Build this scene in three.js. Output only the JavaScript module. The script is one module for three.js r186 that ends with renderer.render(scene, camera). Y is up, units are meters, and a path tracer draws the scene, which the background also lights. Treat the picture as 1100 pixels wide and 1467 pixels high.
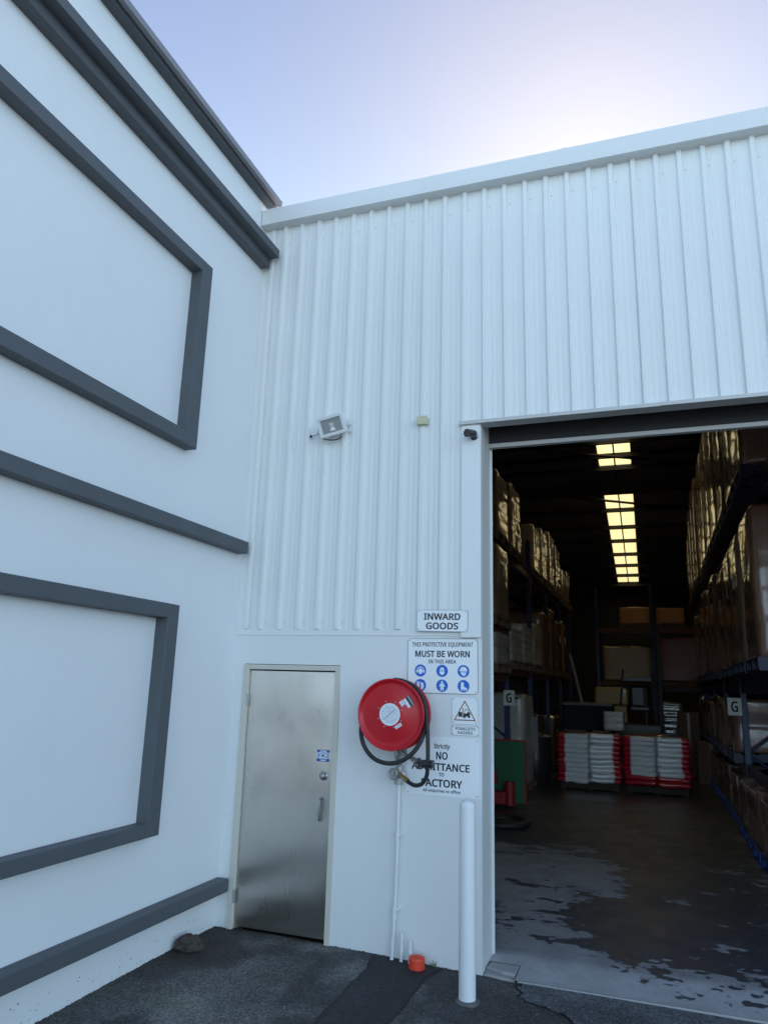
import * as THREE from 'three';
import { RoundedBoxGeometry } from 'three/addons/geometries/RoundedBoxGeometry.js';
import { mergeGeometries, mergeVertices, toCreasedNormals } from 'three/addons/utils/BufferGeometryUtils.js';

// ------------------------------------------------------------------ camera, sky, sun, exposure
const scene = new THREE.Scene();
const camera = new THREE.PerspectiveCamera(69.98, 767 / 1024, 0.05, 1500);
camera.position.set(3.4598, 1.9439, 5.7402);
camera.rotation.order = 'YXZ';
camera.rotation.set(0.2326, 0.3509, 0.0292);
scene.add(camera);

const SUN_EL = 35.8 * Math.PI / 180, SUN_AZ = -3.4 * Math.PI / 180;           // azimuth to the right of -z
const sunDir = new THREE.Vector3(Math.sin(SUN_AZ) * Math.cos(SUN_EL), Math.sin(SUN_EL), -Math.cos(SUN_AZ) * Math.cos(SUN_EL));
function skyTexture() {
  const w = 1024, h = 512, data = new Float32Array(w * h * 4);
  for (let j = 0; j < h; j++) for (let i = 0; i < w; i++) {
    const el = ((j + 0.5) / h - 0.5) * Math.PI, az = ((i + 0.5) / w - 0.5) * 2 * Math.PI;
    const d = new THREE.Vector3(Math.cos(el) * Math.cos(az), Math.sin(el), Math.cos(el) * Math.sin(az));
    const g = Math.acos(Math.min(1, d.dot(sunDir))) * 180 / Math.PI;
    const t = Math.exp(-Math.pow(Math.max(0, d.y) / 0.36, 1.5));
    const glow = 0.25 * Math.exp(-g * g / 190) + 0.37 * Math.exp(-g / 21);
    const below = d.y < 0 ? Math.max(0.12, 1 + d.y * 9) : 1;
    const k = (j * w + i) * 4;
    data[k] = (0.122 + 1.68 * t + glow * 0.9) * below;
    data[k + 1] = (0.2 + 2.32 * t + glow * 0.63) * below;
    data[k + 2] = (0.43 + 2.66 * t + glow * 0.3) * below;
    data[k + 3] = 1;
  }
  const tx = new THREE.DataTexture(data, w, h, THREE.RGBAFormat, THREE.FloatType);
  tx.mapping = THREE.EquirectangularReflectionMapping;
  tx.magFilter = THREE.LinearFilter; tx.minFilter = THREE.LinearFilter; tx.needsUpdate = true;
  return tx;
}
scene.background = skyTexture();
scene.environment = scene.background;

const sun = new THREE.DirectionalLight(new THREE.Color().setRGB(1, 0.92, 0.8), 5);
sun.position.copy(sunDir).multiplyScalar(80);
sun.castShadow = true;
Object.assign(sun.shadow.camera, { left: -45, right: 45, top: 45, bottom: -45, near: 1, far: 200 });
sun.shadow.mapSize.set(4096, 4096);
scene.add(sun); scene.add(sun.target);

const renderer = new THREE.WebGLRenderer({ antialias: true });
renderer.setSize(767, 1024);
renderer.toneMapping = THREE.LinearToneMapping;
renderer.toneMappingExposure = 1.3;
renderer.shadowMap.enabled = true;

// ------------------------------------------------------------------ helpers
function rng(seed) { let s = seed >>> 0; return () => { s = (s + 0x6D2B79F5) >>> 0; let t = s; t = Math.imul(t ^ t >>> 15, t | 1); t ^= t + Math.imul(t ^ t >>> 7, t | 61); return ((t ^ t >>> 14) >>> 0) / 4294967296; }; }
const R = rng(20240611);
const rr = (a, b) => a + (b - a) * R();
const hash3 = (x, y, z) => { let h = Math.imul(x, 374761393) ^ Math.imul(y, 668265263) ^ Math.imul(z, 2147483647 ^ 1274126177); h = Math.imul(h ^ h >>> 13, 1274126177); return ((h ^ h >>> 16) >>> 0) / 4294967296; };
const sm = t => t * t * (3 - 2 * t), lerp = (a, b, t) => a + (b - a) * t, clamp = (v, a = 0, b = 1) => Math.min(b, Math.max(a, v));
const step = (a, b, v) => sm(clamp((v - a) / (b - a)));
function noise3(x, y, z) {
  const xi = Math.floor(x), yi = Math.floor(y), zi = Math.floor(z), u = sm(x - xi), v = sm(y - yi), w = sm(z - zi);
  const c = (a, b, d) => hash3(xi + a, yi + b, zi + d);
  return lerp(lerp(lerp(c(0, 0, 0), c(1, 0, 0), u), lerp(c(0, 1, 0), c(1, 1, 0), u), v), lerp(lerp(c(0, 0, 1), c(1, 0, 1), u), lerp(c(0, 1, 1), c(1, 1, 1), u), v), w);
}
function fbm(x, y, z, o = 4) { let s = 0, a = 0.5, n = 0; for (let i = 0; i < o; i++) { s += a * noise3(x, y, z + i * 17); n += a; a *= 0.5; x *= 2; y *= 2; } return s / n; }
// periodic value noise: p cells across the tile in u, q in v
function tileN(u, v, p, q, seed) {
  const x = u * p, y = v * q, xi = Math.floor(x), yi = Math.floor(y), a = sm(x - xi), b = sm(y - yi), m = (i, n) => ((i % n) + n) % n;
  const c = (i, j) => hash3(m(xi + i, p), m(yi + j, q), seed);
  return lerp(lerp(c(0, 0), c(1, 0), a), lerp(c(0, 1), c(1, 1), a), b);
}
function tileF(u, v, p, q, seed, o = 4) { let s = 0, a = 0.5, n = 0; for (let i = 0; i < o; i++) { s += a * tileN(u, v, p, q, seed + i * 31); n += a; a *= 0.5; p *= 2; q *= 2; } return s / n; }
function tex(w, h, fn, srgb, ru = 1, rv = 1) {                               // fn(u, v) -> [r, g, b] 0..1
  const d = new Uint8Array(w * h * 4);
  for (let j = 0; j < h; j++) for (let i = 0; i < w; i++) {
    const c = fn((i + 0.5) / w, (j + 0.5) / h), k = (j * w + i) * 4;
    for (let n = 0; n < 3; n++) d[k + n] = clamp(Array.isArray(c) ? c[n] : c) * 255;
    d[k + 3] = 255;
  }
  const t = new THREE.DataTexture(d, w, h); t.wrapS = t.wrapT = THREE.RepeatWrapping; t.repeat.set(ru, rv);
  t.magFilter = THREE.LinearFilter; t.minFilter = THREE.LinearMipmapLinearFilter; t.generateMipmaps = true;
  if (srgb) t.colorSpace = THREE.SRGBColorSpace;
  t.needsUpdate = true; return t;
}
const rgb = (r, g, b) => new THREE.Color().setRGB(r, g, b);
const std = (c, o = {}) => new THREE.MeshStandardMaterial({ color: rgb(...c), roughness: 0.6, ...o });
const phy = (c, o = {}) => new THREE.MeshPhysicalMaterial({ color: rgb(...c), roughness: 0.5, ...o });

const taken = new Map();
function numbered(n) { const k = taken.get(n) || 0; taken.set(n, k + 1); return k ? n + '_' + String(k).padStart(3, '0') : n; }
function uvMetres(g0) {                                                     // box-projected uv in metres
  const g = g0.index ? g0.toNonIndexed() : g0, p = g.attributes.position, uv = new Float32Array(p.count * 2);
  const a = new THREE.Vector3(), b = new THREE.Vector3(), c = new THREE.Vector3();
  for (let i = 0; i < p.count; i += 3) {
    a.fromBufferAttribute(p, i); b.fromBufferAttribute(p, i + 1); c.fromBufferAttribute(p, i + 2);
    const n = b.clone().sub(a).cross(c.clone().sub(a)), x = Math.abs(n.x), y = Math.abs(n.y), z = Math.abs(n.z);
    for (const [k, v] of [[i, a], [i + 1, b], [i + 2, c]]) {
      const q = z >= x && z >= y ? [v.x, v.y] : x >= y ? [v.z, v.y] : [v.x, v.z];
      uv[2 * k] = q[0]; uv[2 * k + 1] = q[1];
    }
  }
  g.setAttribute('uv', new THREE.BufferAttribute(uv, 2));
  return g;
}
function merge(gs) {
  if (!Array.isArray(gs)) return gs;
  return gs.length === 1 ? gs[0] : mergeGeometries(gs.map(g => { const q = g.index ? g.toNonIndexed() : g.clone(); for (const k of Object.keys(q.attributes)) if (!['position', 'normal', 'uv'].includes(k)) q.deleteAttribute(k); return q; }));
}
function obj(name, gs, m, parent = scene, keepUv = false) {
  let g = merge(gs); if (!keepUv) g = uvMetres(g);
  const o = new THREE.Mesh(g, m); o.name = numbered(name); o.castShadow = o.receiveShadow = true; parent.add(o); return o;
}
function tag(o, label, category, group) { Object.assign(o.userData, { label, category }); if (group) o.userData.group = group; return o; }
function thing(name, label, category, pos = [0, 0, 0], turn = 0, group) {
  const o = new THREE.Group(); o.name = numbered(name); o.position.set(...pos); o.rotation.y = turn; scene.add(o); return tag(o, label, category, group);
}
function struct(o) { o.userData.kind = 'structure'; return o; }
function box(x0, x1, y0, y1, z0, z1, r = 0) {
  const w = x1 - x0, h = y1 - y0, d = z1 - z0;
  const g = r ? new RoundedBoxGeometry(w, h, d, 2, Math.min(r, w / 2.01, h / 2.01, d / 2.01)) : new THREE.BoxGeometry(w, h, d);
  g.translate((x0 + x1) / 2, (y0 + y1) / 2, (z0 + z1) / 2); return g;
}
const V = (x, y, z) => new THREE.Vector3(x, y, z);
function cylBetween(a, b, r0, r1 = r0, seg = 20, open = false) {
  const A = V(...a), B = V(...b), d = B.clone().sub(A), g = new THREE.CylinderGeometry(r1, r0, d.length(), seg, 1, open);
  g.applyQuaternion(new THREE.Quaternion().setFromUnitVectors(V(0, 1, 0), d.normalize())); const m = A.add(B).multiplyScalar(0.5); g.translate(m.x, m.y, m.z); return g;
}
function tube(pts, r, n = 80, seg = 14) { return new THREE.TubeGeometry(new THREE.CatmullRomCurve3(pts.map(p => V(...p)), false, 'centripetal'), n, r, seg, false); }
function lathe(pts, seg = 64) { return new THREE.LatheGeometry(pts.map(p => new THREE.Vector2(...p)), seg); }
function extrude(poly, depth, bevel = 0, holes = []) {
  const s = new THREE.Shape(poly.map(p => new THREE.Vector2(...p)));
  for (const h of holes) s.holes.push(new THREE.Path(h.map(p => new THREE.Vector2(...p))));
  return new THREE.ExtrudeGeometry(s, { depth, bevelEnabled: bevel > 0, bevelSize: bevel, bevelThickness: bevel, bevelOffset: -bevel, bevelSegments: 2 });
}
function rrShape(w, h, r) { const s = new THREE.Shape(), x = -w / 2, y = -h / 2; s.moveTo(x + r, y); s.lineTo(x + w - r, y); s.absarc(x + w - r, y + r, r, -Math.PI / 2, 0); s.lineTo(x + w, y + h - r); s.absarc(x + w - r, y + h - r, r, 0, Math.PI / 2); s.lineTo(x + r, y + h); s.absarc(x + r, y + h - r, r, Math.PI / 2, Math.PI); s.lineTo(x, y + r); s.absarc(x + r, y + r, r, Math.PI, 1.5 * Math.PI); return s; }
function prism(poly, z0, z1) {                                               // poly in (x, y), extruded along z
  const g = new THREE.ExtrudeGeometry(new THREE.Shape(poly.map(p => new THREE.Vector2(...p))), { depth: z1 - z0, bevelEnabled: false }); g.translate(0, 0, z0); return g;
}

// ------------------------------------------------------------------ materials
const stuccoBump = tex(512, 512, (u, v) => 0.55 * tileF(u, v, 60, 60, 3, 3) + 0.45 * tileF(u, v, 9, 7, 5, 3), false, 1.1, 1.1);
const stuccoTone = tex(1024, 1024, (u, v) => { const a = tileF(u, v, 4, 5, 11, 5), s = tileF(u, v, 17, 13, 21, 4); const t = 0.95 + 0.03 * a - 0.012 * Math.max(0, s - 0.6) * 4; return [t, t, t - 0.004]; }, false, 0.31, 0.31);
const wallPaint = std([0.8, 0.82, 0.83], { roughness: 0.62, map: stuccoTone, bumpMap: stuccoBump, bumpScale: 0.0022 });
const sheetTone = tex(1024, 1024, (u, v) => { const a = tileF(u, v, 4, 5, 41, 4), q = tileF(u, v, 13, 11, 44, 4); const t = 0.945 + 0.04 * a - 0.1 * Math.max(0, q - 0.6); return [t, t, t - 0.006 * q]; }, false, 0.31, 0.31);
const sheetPaint = std([0.8, 0.825, 0.815], { roughness: 0.42, map: sheetTone });
const capPaint = std([0.74, 0.76, 0.75], { roughness: 0.4, map: sheetTone });
const basePaint = std([0.78, 0.8, 0.8], { roughness: 0.5, map: stuccoTone, bumpMap: stuccoBump, bumpScale: 0.0008 });
const framePaint = std([0.6, 0.575, 0.5], { roughness: 0.45 });
const trimTone = tex(512, 512, (u, v) => 0.86 + 0.18 * tileF(u, v, 6, 6, 77, 5), false, 0.7, 0.7);
const trimPaint = std([0.088, 0.1, 0.112], { roughness: 0.6, map: trimTone, bumpMap: stuccoBump, bumpScale: 0.0015 });
const gutterPaint = std([0.2, 0.2, 0.22], { roughness: 0.4 });
const darkSteel = std([0.016, 0.016, 0.019], { roughness: 0.55 });
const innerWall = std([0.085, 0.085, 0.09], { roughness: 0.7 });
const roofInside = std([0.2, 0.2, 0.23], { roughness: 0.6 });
const galv = std([0.42, 0.42, 0.42], { roughness: 0.4, metalness: 0.6 });
const chrome = std([0.5, 0.5, 0.5], { roughness: 0.28, metalness: 0.9 });
const brass = std([0.45, 0.27, 0.1], { roughness: 0.4, metalness: 0.8 });
const blackRubber = std([0.018, 0.019, 0.02], { roughness: 0.55 });
const blackPlastic = std([0.025, 0.026, 0.029], { roughness: 0.35 });
const pipePaint = std([0.72, 0.75, 0.76], { roughness: 0.45 });
const rackNavy = std([0.01, 0.016, 0.05], { roughness: 0.5 });
const rackBlue = std([0.009, 0.026, 0.1], { roughness: 0.45 });
const rackOrange = std([0.12, 0.032, 0.018], { roughness: 0.5 });
const palletWood = std([0.13, 0.085, 0.05], { roughness: 0.8 });
const palletBlue = std([0.012, 0.06, 0.28], { roughness: 0.55 });

const asphaltTex = tex(2048, 2048, (u, v) => {
  const a = tileF(u, v, 420, 420, 101, 2), b = tileF(u, v, 150, 150, 105, 3), c = tileF(u, v, 7, 7, 108, 5), d = tileN(u, v, 520, 520, 112);
  let t = 0.34 + 0.4 * (a - 0.5) + 0.2 * (b - 0.5) + 0.16 * (c - 0.5); if (d > 0.9) t += 0.22 * (d - 0.9) * 10; if (d < 0.07) t -= 0.1;
  return [t * 0.99, t * 0.99, t * 0.975];
}, true, 1 / 2.2, 1 / 2.2);
const asphaltBump = tex(1024, 1024, (u, v) => 0.6 * tileF(u, v, 200, 200, 121, 2) + 0.4 * tileF(u, v, 60, 60, 123, 3), false, 1 / 1.3, 1 / 1.3);
const asphalt = std([1, 1, 1], { map: asphaltTex, roughness: 0.85, bumpMap: asphaltBump, bumpScale: 0.006, vertexColors: true });
const patchMat = std([0.25, 0.265, 0.3], { map: asphaltTex, roughness: 0.75, bumpMap: asphaltBump, bumpScale: 0.004, vertexColors: true });

// ------------------------------------------------------------------ ground
const groundY = (x, z) => -0.012 * step(0.4, 1.2, x) - 0.036 * step(1.1, 2.4, x) - 0.004 * step(2.2, 4, x) - 0.006 * clamp(z, 0, 3) - (z < -0.03 ? 0.07 : 0) + 0.007 * (fbm(x * 1.7, z * 1.7, 3, 3) - 0.5);
function gridSheet(xs, zs, yf, cf) {
  const g = new THREE.BufferGeometry(), p = [], c = [], uv = [], ix = [];
  for (const z of zs) for (const x of xs) { p.push(x, yf(x, z), z); const k = cf(x, z); c.push(...k); uv.push(x, z); }
  const n = xs.length;
  for (let j = 0; j + 1 < zs.length; j++) for (let i = 0; i + 1 < n; i++) { const a = j * n + i; ix.push(a, a + n, a + 1, a + 1, a + n, a + n + 1); }
  g.setAttribute('position', new THREE.Float32BufferAttribute(p, 3)); g.setAttribute('color', new THREE.Float32BufferAttribute(c, 3)); g.setAttribute('uv', new THREE.Float32BufferAttribute(uv, 2)); g.setIndex(ix); g.computeVertexNormals(); return g;
}
const range = (a, b, n) => Array.from({ length: n + 1 }, (_, i) => a + (b - a) * i / n);
const xs = [-400, -120, -40, -15, -5, -1.5, ...range(-0.4, 5.2, 140), 7, 12, 25, 60, 150, 400], zs = [-400, -120, -60, -30, -2, ...range(-0.3, 3.2, 90), 4, 5, 6, 8, 10, 14, 20, 40, 100, 400];
// tint of the worn asphalt: damp, mossy and oily marks, darker towards both walls; the newer laid surface before the doorway is smoother
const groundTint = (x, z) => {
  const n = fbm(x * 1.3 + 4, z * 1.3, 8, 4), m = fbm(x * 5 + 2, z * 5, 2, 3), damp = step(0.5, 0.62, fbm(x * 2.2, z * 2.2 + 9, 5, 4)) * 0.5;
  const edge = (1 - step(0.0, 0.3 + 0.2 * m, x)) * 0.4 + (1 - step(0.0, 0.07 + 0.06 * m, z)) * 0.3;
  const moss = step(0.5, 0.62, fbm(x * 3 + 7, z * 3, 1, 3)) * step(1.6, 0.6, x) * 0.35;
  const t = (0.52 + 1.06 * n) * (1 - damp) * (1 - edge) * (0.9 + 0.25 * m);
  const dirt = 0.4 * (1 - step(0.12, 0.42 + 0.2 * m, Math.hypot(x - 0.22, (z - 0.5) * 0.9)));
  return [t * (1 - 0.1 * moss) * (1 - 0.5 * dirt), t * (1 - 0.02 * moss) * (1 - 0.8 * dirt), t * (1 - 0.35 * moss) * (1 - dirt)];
};
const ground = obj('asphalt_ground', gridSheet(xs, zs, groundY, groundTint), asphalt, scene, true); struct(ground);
// sunlit pale concrete yard past the building's shade
const yardMat = std([0.54, 0.49, 0.42], { roughness: 0.85, map: stuccoTone });
struct(obj('concrete_yard', box(-60, 60, -0.055, -0.02, 7.8, 70), yardMat));
// dark reinstated trench strip
{
  const n = 46, jag = (t, s) => 0.016 * (fbm(t * 16, s, 4, 4) - 0.5) * 2.4 + 0.02 * (noise3(t * 5, s, 1) - 0.5);
  const g = new THREE.BufferGeometry(), p = [], uv = [], c = [], ix = [], m = 14;
  for (let i = 0; i <= n; i++) for (let k = 0; k <= m; k++) {
    const t = i / n, z = lerp(0.03, 2.4, t), x0 = 1.425 + 0.035 * t + jag(t, 3) - 0.05 * (1 - step(0, 0.12, t)), x1 = 1.875 - 0.05 * t + jag(t, 9) + 0.05 * (1 - step(0, 0.1, t)), x = lerp(x0, x1, k / m);
    p.push(x, groundY(x, z) + 0.005, z); uv.push(x, z);
    const e = Math.min(k, m - k) === 0 ? 0.35 : 1, q = (0.55 + 0.8 * fbm(x * 4, z * 3, 6, 4)) * e * (0.72 + 0.38 * step(0.1, 0.45, t)); c.push(q, q, q * 1.03);
  }
  for (let i = 0; i < n; i++) for (let k = 0; k < m; k++) { const a = i * (m + 1) + k; ix.push(a, a + m + 1, a + 1, a + 1, a + m + 1, a + m + 2); }
  g.setAttribute('position', new THREE.Float32BufferAttribute(p, 3)); g.setAttribute('uv', new THREE.Float32BufferAttribute(uv, 2)); g.setAttribute('color', new THREE.Float32BufferAttribute(c, 3)); g.setIndex(ix); g.computeVertexNormals();
  struct(obj('asphalt_patch', g, patchMat, scene, true));
}
// smoother newer asphalt before the doorway, with the crack along its edge
{
  const pts = [[2.42, 0.03], [2.5, 0.06], [2.47, 0.12], [2.53, 0.2], [2.51, 0.27], [2.6, 0.33], [2.68, 0.35], [2.75, 0.4], [2.83, 0.43], [2.9, 0.55], [2.98, 0.62], [3.0, 0.8], [3.1, 1.0], [3.06, 1.4], [3.2, 2.2]];
  const curve = new THREE.CatmullRomCurve3(pts.map(q => V(q[0], 0, q[1])), false, 'catmullrom', 0.1).getPoints(90).map((q, i) => V(q.x + 0.012 * (noise3(i * 0.9, 3, 1) - 0.5), 0, q.z + 0.012 * (noise3(i * 0.9, 7, 2) - 0.5)));
  const g = new THREE.BufferGeometry(), p = [], uv = [], c = [], ix = [], m = 24;
  curve.forEach(q => { for (let k = 0; k <= m; k++) { const x = lerp(q.x, 6.6, (k / m) ** 1.6); p.push(x, groundY(x, q.z) + 0.006, q.z); uv.push(x, q.z); const t = (1.05 + 0.5 * fbm(x * 2, q.z * 2, 3, 4)); c.push(t * 1.0, t * 1.02, t * 1.05); } });
  for (let i = 0; i + 1 < curve.length; i++) for (let k = 0; k < m; k++) { const a = i * (m + 1) + k; ix.push(a, a + m + 1, a + 1, a + 1, a + m + 1, a + m + 2); }
  g.setAttribute('position', new THREE.Float32BufferAttribute(p, 3)); g.setAttribute('uv', new THREE.Float32BufferAttribute(uv, 2)); g.setAttribute('color', new THREE.Float32BufferAttribute(c, 3)); g.setIndex(ix); g.computeVertexNormals();
  const newer = std([0.86, 0.9, 0.96], { map: asphaltTex, roughness: 0.85, bumpMap: asphaltBump, bumpScale: 0.005, vertexColors: true });
  struct(obj('driveway_asphalt', g, newer, scene, true));
  // the crack: a dark ribbon of dirt-filled joint
  const h = new THREE.BufferGeometry(), hp = [], hi = [];
  curve.forEach((q, i) => { const w = 0.004 + 0.012 * noise3(i * 0.5, 1, 9); for (const s of [-1, 1]) { const x = q.x + s * w - 0.004, z = q.z + s * w * 0.5; hp.push(x, groundY(x, z) + 0.0105, z); } if (i) hi.push(2 * i - 2, 2 * i, 2 * i - 1, 2 * i - 1, 2 * i, 2 * i + 1); });
  h.setAttribute('position', new THREE.Float32BufferAttribute(hp, 3)); h.setIndex(hi); h.computeVertexNormals();
  struct(obj('asphalt_crack', h, std([0.012, 0.012, 0.013], { roughness: 1 })));
}

// ------------------------------------------------------------------ warehouse floor: polished concrete, wet and tyre-blackened in the middle
const floorGrime = (x, z) => {                                              // 0 dry pale, 1 dark wet
  const n = fbm(x * 0.9 + 3, z * 1.1, 4, 5), f = fbm(x * 3.6, z * 6.5, 9, 5), fine = fbm(x * 14, z * 16, 2, 3);
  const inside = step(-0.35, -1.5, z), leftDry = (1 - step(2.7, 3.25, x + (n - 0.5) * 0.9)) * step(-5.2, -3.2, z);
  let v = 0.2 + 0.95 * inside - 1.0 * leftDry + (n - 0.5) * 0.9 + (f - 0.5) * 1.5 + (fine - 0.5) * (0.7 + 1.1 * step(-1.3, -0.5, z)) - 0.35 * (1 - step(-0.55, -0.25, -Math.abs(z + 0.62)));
  v += 0.42 * step(0.5, 0.66, fbm(x * 2.6 + 11, z * 6.2, 6, 5)) * step(-0.15, -0.45, z);
  v -= 0.5 * step(4.2, 4.9, x) * step(-2, -5, z);
  return step(0.31, 0.56, v);
};
{
  const W = 1280, H = 2048, x0 = 0.2, x1 = 6.6, z0 = -9.0, z1 = 0.05;
  const map = tex(W, H, (u, v) => {
    const x = lerp(x0, x1, u), z = lerp(z0, z1, v), k = floorGrime(x, z), n = fbm(x * 6, z * 6, 3, 4), s = fbm(x * 40, z * 40, 8, 2);
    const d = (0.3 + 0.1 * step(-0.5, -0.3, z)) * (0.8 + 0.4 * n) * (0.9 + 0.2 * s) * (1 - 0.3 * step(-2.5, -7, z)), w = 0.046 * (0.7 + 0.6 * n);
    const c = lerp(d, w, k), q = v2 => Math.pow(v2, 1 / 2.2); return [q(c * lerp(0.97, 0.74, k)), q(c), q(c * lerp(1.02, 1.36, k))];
  }, true);
  const rough = tex(W, H, (u, v) => { const x = lerp(x0, x1, u), z = lerp(z0, z1, v), k = floorGrime(x, z), n = fbm(x * 5, z * 5, 7, 3); const r = lerp(0.7, 0.36 + 0.2 * n, k); return [r, r, r]; }, false);
  const m = std([1, 1, 1], { map, roughnessMap: rough, roughness: 1 });
  const topY = z => z > -0.45 ? lerp(0.0, -0.032, step(-0.45, 0.0, z)) : 0;
  const g = gridSheet([0.2, 0.8, 1.4, 2.0, 2.22, ...range(2.44, 6.6, 46)], [...range(-9, -0.42, 80), -0.36, -0.3, ...range(-0.22, 0.03, 10)], (x, z) => topY(z), () => [1, 1, 1]);
  const u = g.attributes.uv; for (let i = 0; i < u.count; i++) u.setXY(i, (u.getX(i) - x0) / (x1 - x0), (u.getY(i) - z0) / (z1 - z0));
  const floor = new THREE.Group(); floor.name = 'warehouse_floor'; scene.add(floor); struct(floor);
  // clip the near left corner, where the broken pieces lie
  const keep = [], gi = g.index.array, pp = g.attributes.position;
  for (let i = 0; i < gi.length; i += 3) { let cx = 0, cz = 0; for (let k = 0; k < 3; k++) { cx += pp.getX(gi[i + k]) / 3; cz += pp.getZ(gi[i + k]) / 3; } if (!(cx < 2.44 && cz > -0.22) && !(cx < 2.0 && cz > -0.42)) keep.push(gi[i], gi[i + 1], gi[i + 2]); }
  g.setIndex(keep);
  const slab = obj('floor_slab', g, m, floor, true);
  const pale = std([0.37, 0.375, 0.375], { roughness: 0.8, map: stuccoTone, bumpMap: stuccoBump, bumpScale: 0.003 });
  obj('slab_edge', box(2.46, 6.6, -0.12, -0.0335, -0.01, 0.032), pale, floor);
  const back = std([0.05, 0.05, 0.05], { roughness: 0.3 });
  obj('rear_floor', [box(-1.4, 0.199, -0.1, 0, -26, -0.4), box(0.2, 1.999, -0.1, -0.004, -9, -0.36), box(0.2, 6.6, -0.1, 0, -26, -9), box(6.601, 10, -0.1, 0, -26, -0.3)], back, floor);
  const piece = (poly, y0, y1) => { const q = extrude(poly.map(([x, z]) => [x, -z]), y1 - y0, 0.004); q.rotateX(-Math.PI / 2); q.translate(0, y0, 0); return q; };
  obj('broken_corner_piece', piece([[2.225, -0.21], [2.434, -0.214], [2.43, -0.045], [2.34, -0.052], [2.216, -0.1]], -0.1, -0.02), pale, floor);
  obj('broken_corner_piece', piece([[2.212, -0.085], [2.3, -0.05], [2.41, 0.005], [2.44, 0.03], [2.215, -0.005]], -0.1, -0.036), pale, floor);
}

// ------------------------------------------------------------------ rendered building on the left
const leftB = thing('rendered_building', 'white rendered building with charcoal mouldings on the left side', 'building');
const L_TOP = 6.66, L_END = 13;
obj('wall', [box(-9, 0, -0.3, L_TOP, 0.0, L_END)], wallPaint, leftB);
obj('roof', box(-9.2, 0.0, L_TOP + 0.002, L_TOP + 0.09, 0.0, L_END + 0.2), gutterPaint, leftB);
const PD = 0.107;
function ringMoulding(y0, y1, z0, z1, wy0, wy1, wz) {                        // outer rectangle in (z, y), a band on each side
  const g = extrude([[z0, y0], [z1, y0], [z1, y1], [z0, y1]], PD - 0.012, 0.006, [[[z0 + wz, y0 + wy0], [z0 + wz, y1 - wy1], [z1 - wz, y1 - wy1], [z1 - wz, y0 + wy0]]]);
  // shape x = z of the world, extruded along +x of the world
  const p = g.attributes.position; for (let i = 0; i < p.count; i++) { const a = p.getX(i), b = p.getY(i), d = p.getZ(i); p.setXYZ(i, d + 0.006, b, a); }
  const ng = g.toNonIndexed(), q = ng.attributes.position;                   // mirror flips the winding
  for (let i = 0; i < q.count; i += 3) { const x = q.getX(i), y = q.getY(i), z = q.getZ(i); q.setXYZ(i, q.getX(i + 1), q.getY(i + 1), q.getZ(i + 1)); q.setXYZ(i + 1, x, y, z); }
  ng.computeVertexNormals(); return ng;
}
obj('panel_moulding', ringMoulding(0.866, 2.4925, 1.021, 4.9, 0.093, 0.107, 0.133), trimPaint, leftB);
obj('panel_moulding', ringMoulding(3.744, 5.366, 0.992, 4.9, 0.112, 0.103, 0.142), trimPaint, leftB);
obj('string_course', box(0, PD, 3.055, 3.16, 0.08, L_END, 0.006), trimPaint, leftB);
obj('skirting_moulding', box(0, PD + 0.004, 0.272, 0.372, 0.022, L_END, 0.009), trimPaint, leftB);
obj('cornice', [box(0, 0.098, 5.935, 6.10, 0.05, L_END, 0.004), box(0, 0.197, 6.022, 6.108, 0.05, L_END, 0.004)], trimPaint, leftB);
obj('gutter', prism([[0, 6.672], [0.085, 6.672], [0.085, 6.685], [0.1, 6.685], [0.1, 6.672], [0.14, 6.672], [0.146, 6.72], [0.135, 6.722], [0, 6.722]], -0.03, L_END), gutterPaint, leftB);
obj('eaves_fascia', box(0.002, 0.083, 6.645, 6.6715, 0.02, L_END), trimPaint, leftB);
// chips and dirt specks along the wall's foot
{
  const gs = []; for (let i = 0; i < 46; i++) { const z = rr(0.15, 2.2), y = rr(0.02, 0.23) * (R() < 0.6 ? 0.6 : 1), r = rr(0.002, 0.0045); const g = new THREE.IcosahedronGeometry(r, 0); g.scale(0.5, rr(0.6, 1.3), rr(0.7, 1.6)); g.translate(0.0008, y, z); gs.push(g); }
  const o = obj('paint_chip', gs, std([0.05, 0.05, 0.055], { roughness: 0.9 }), leftB); o.userData.kind = 'stuff';
}
// dirt line where the ground meets the wall
{
  const gs = []; for (let i = 0; i < 260; i++) { const t = i / 150, left = i < 200; const z = left ? rr(0.02, 2.6) : 0.004, x = left ? 0.004 : rr(0.02, 2.2); if (!left && x > 0.1 && x < 1.03) continue; const g = new THREE.IcosahedronGeometry(rr(0.0015, 0.0055), 0); g.scale(left ? 0.6 : 1.5, rr(0.5, 1.1), left ? 1.6 : 0.6); g.translate(x, groundY(x, Math.max(z, 0)) + 0.003, z); gs.push(g); }
  const o = obj('grit', gs, std([0.03, 0.03, 0.03], { roughness: 1 })); o.userData.kind = 'stuff'; o.userData.label = 'dark grit along the foot of the white walls';
}

// ------------------------------------------------------------------ warehouse
const wh = thing('warehouse', 'white ribbed metal warehouse with open loading doorway and steel door', 'warehouse');
const XO = 2.2062, HO = 4.10, HC = 2.3414, XR = 6.4;                         // opening left edge, head, cladding foot, right edge
const capY = x => 6.384 - 0.0072 * x;
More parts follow.
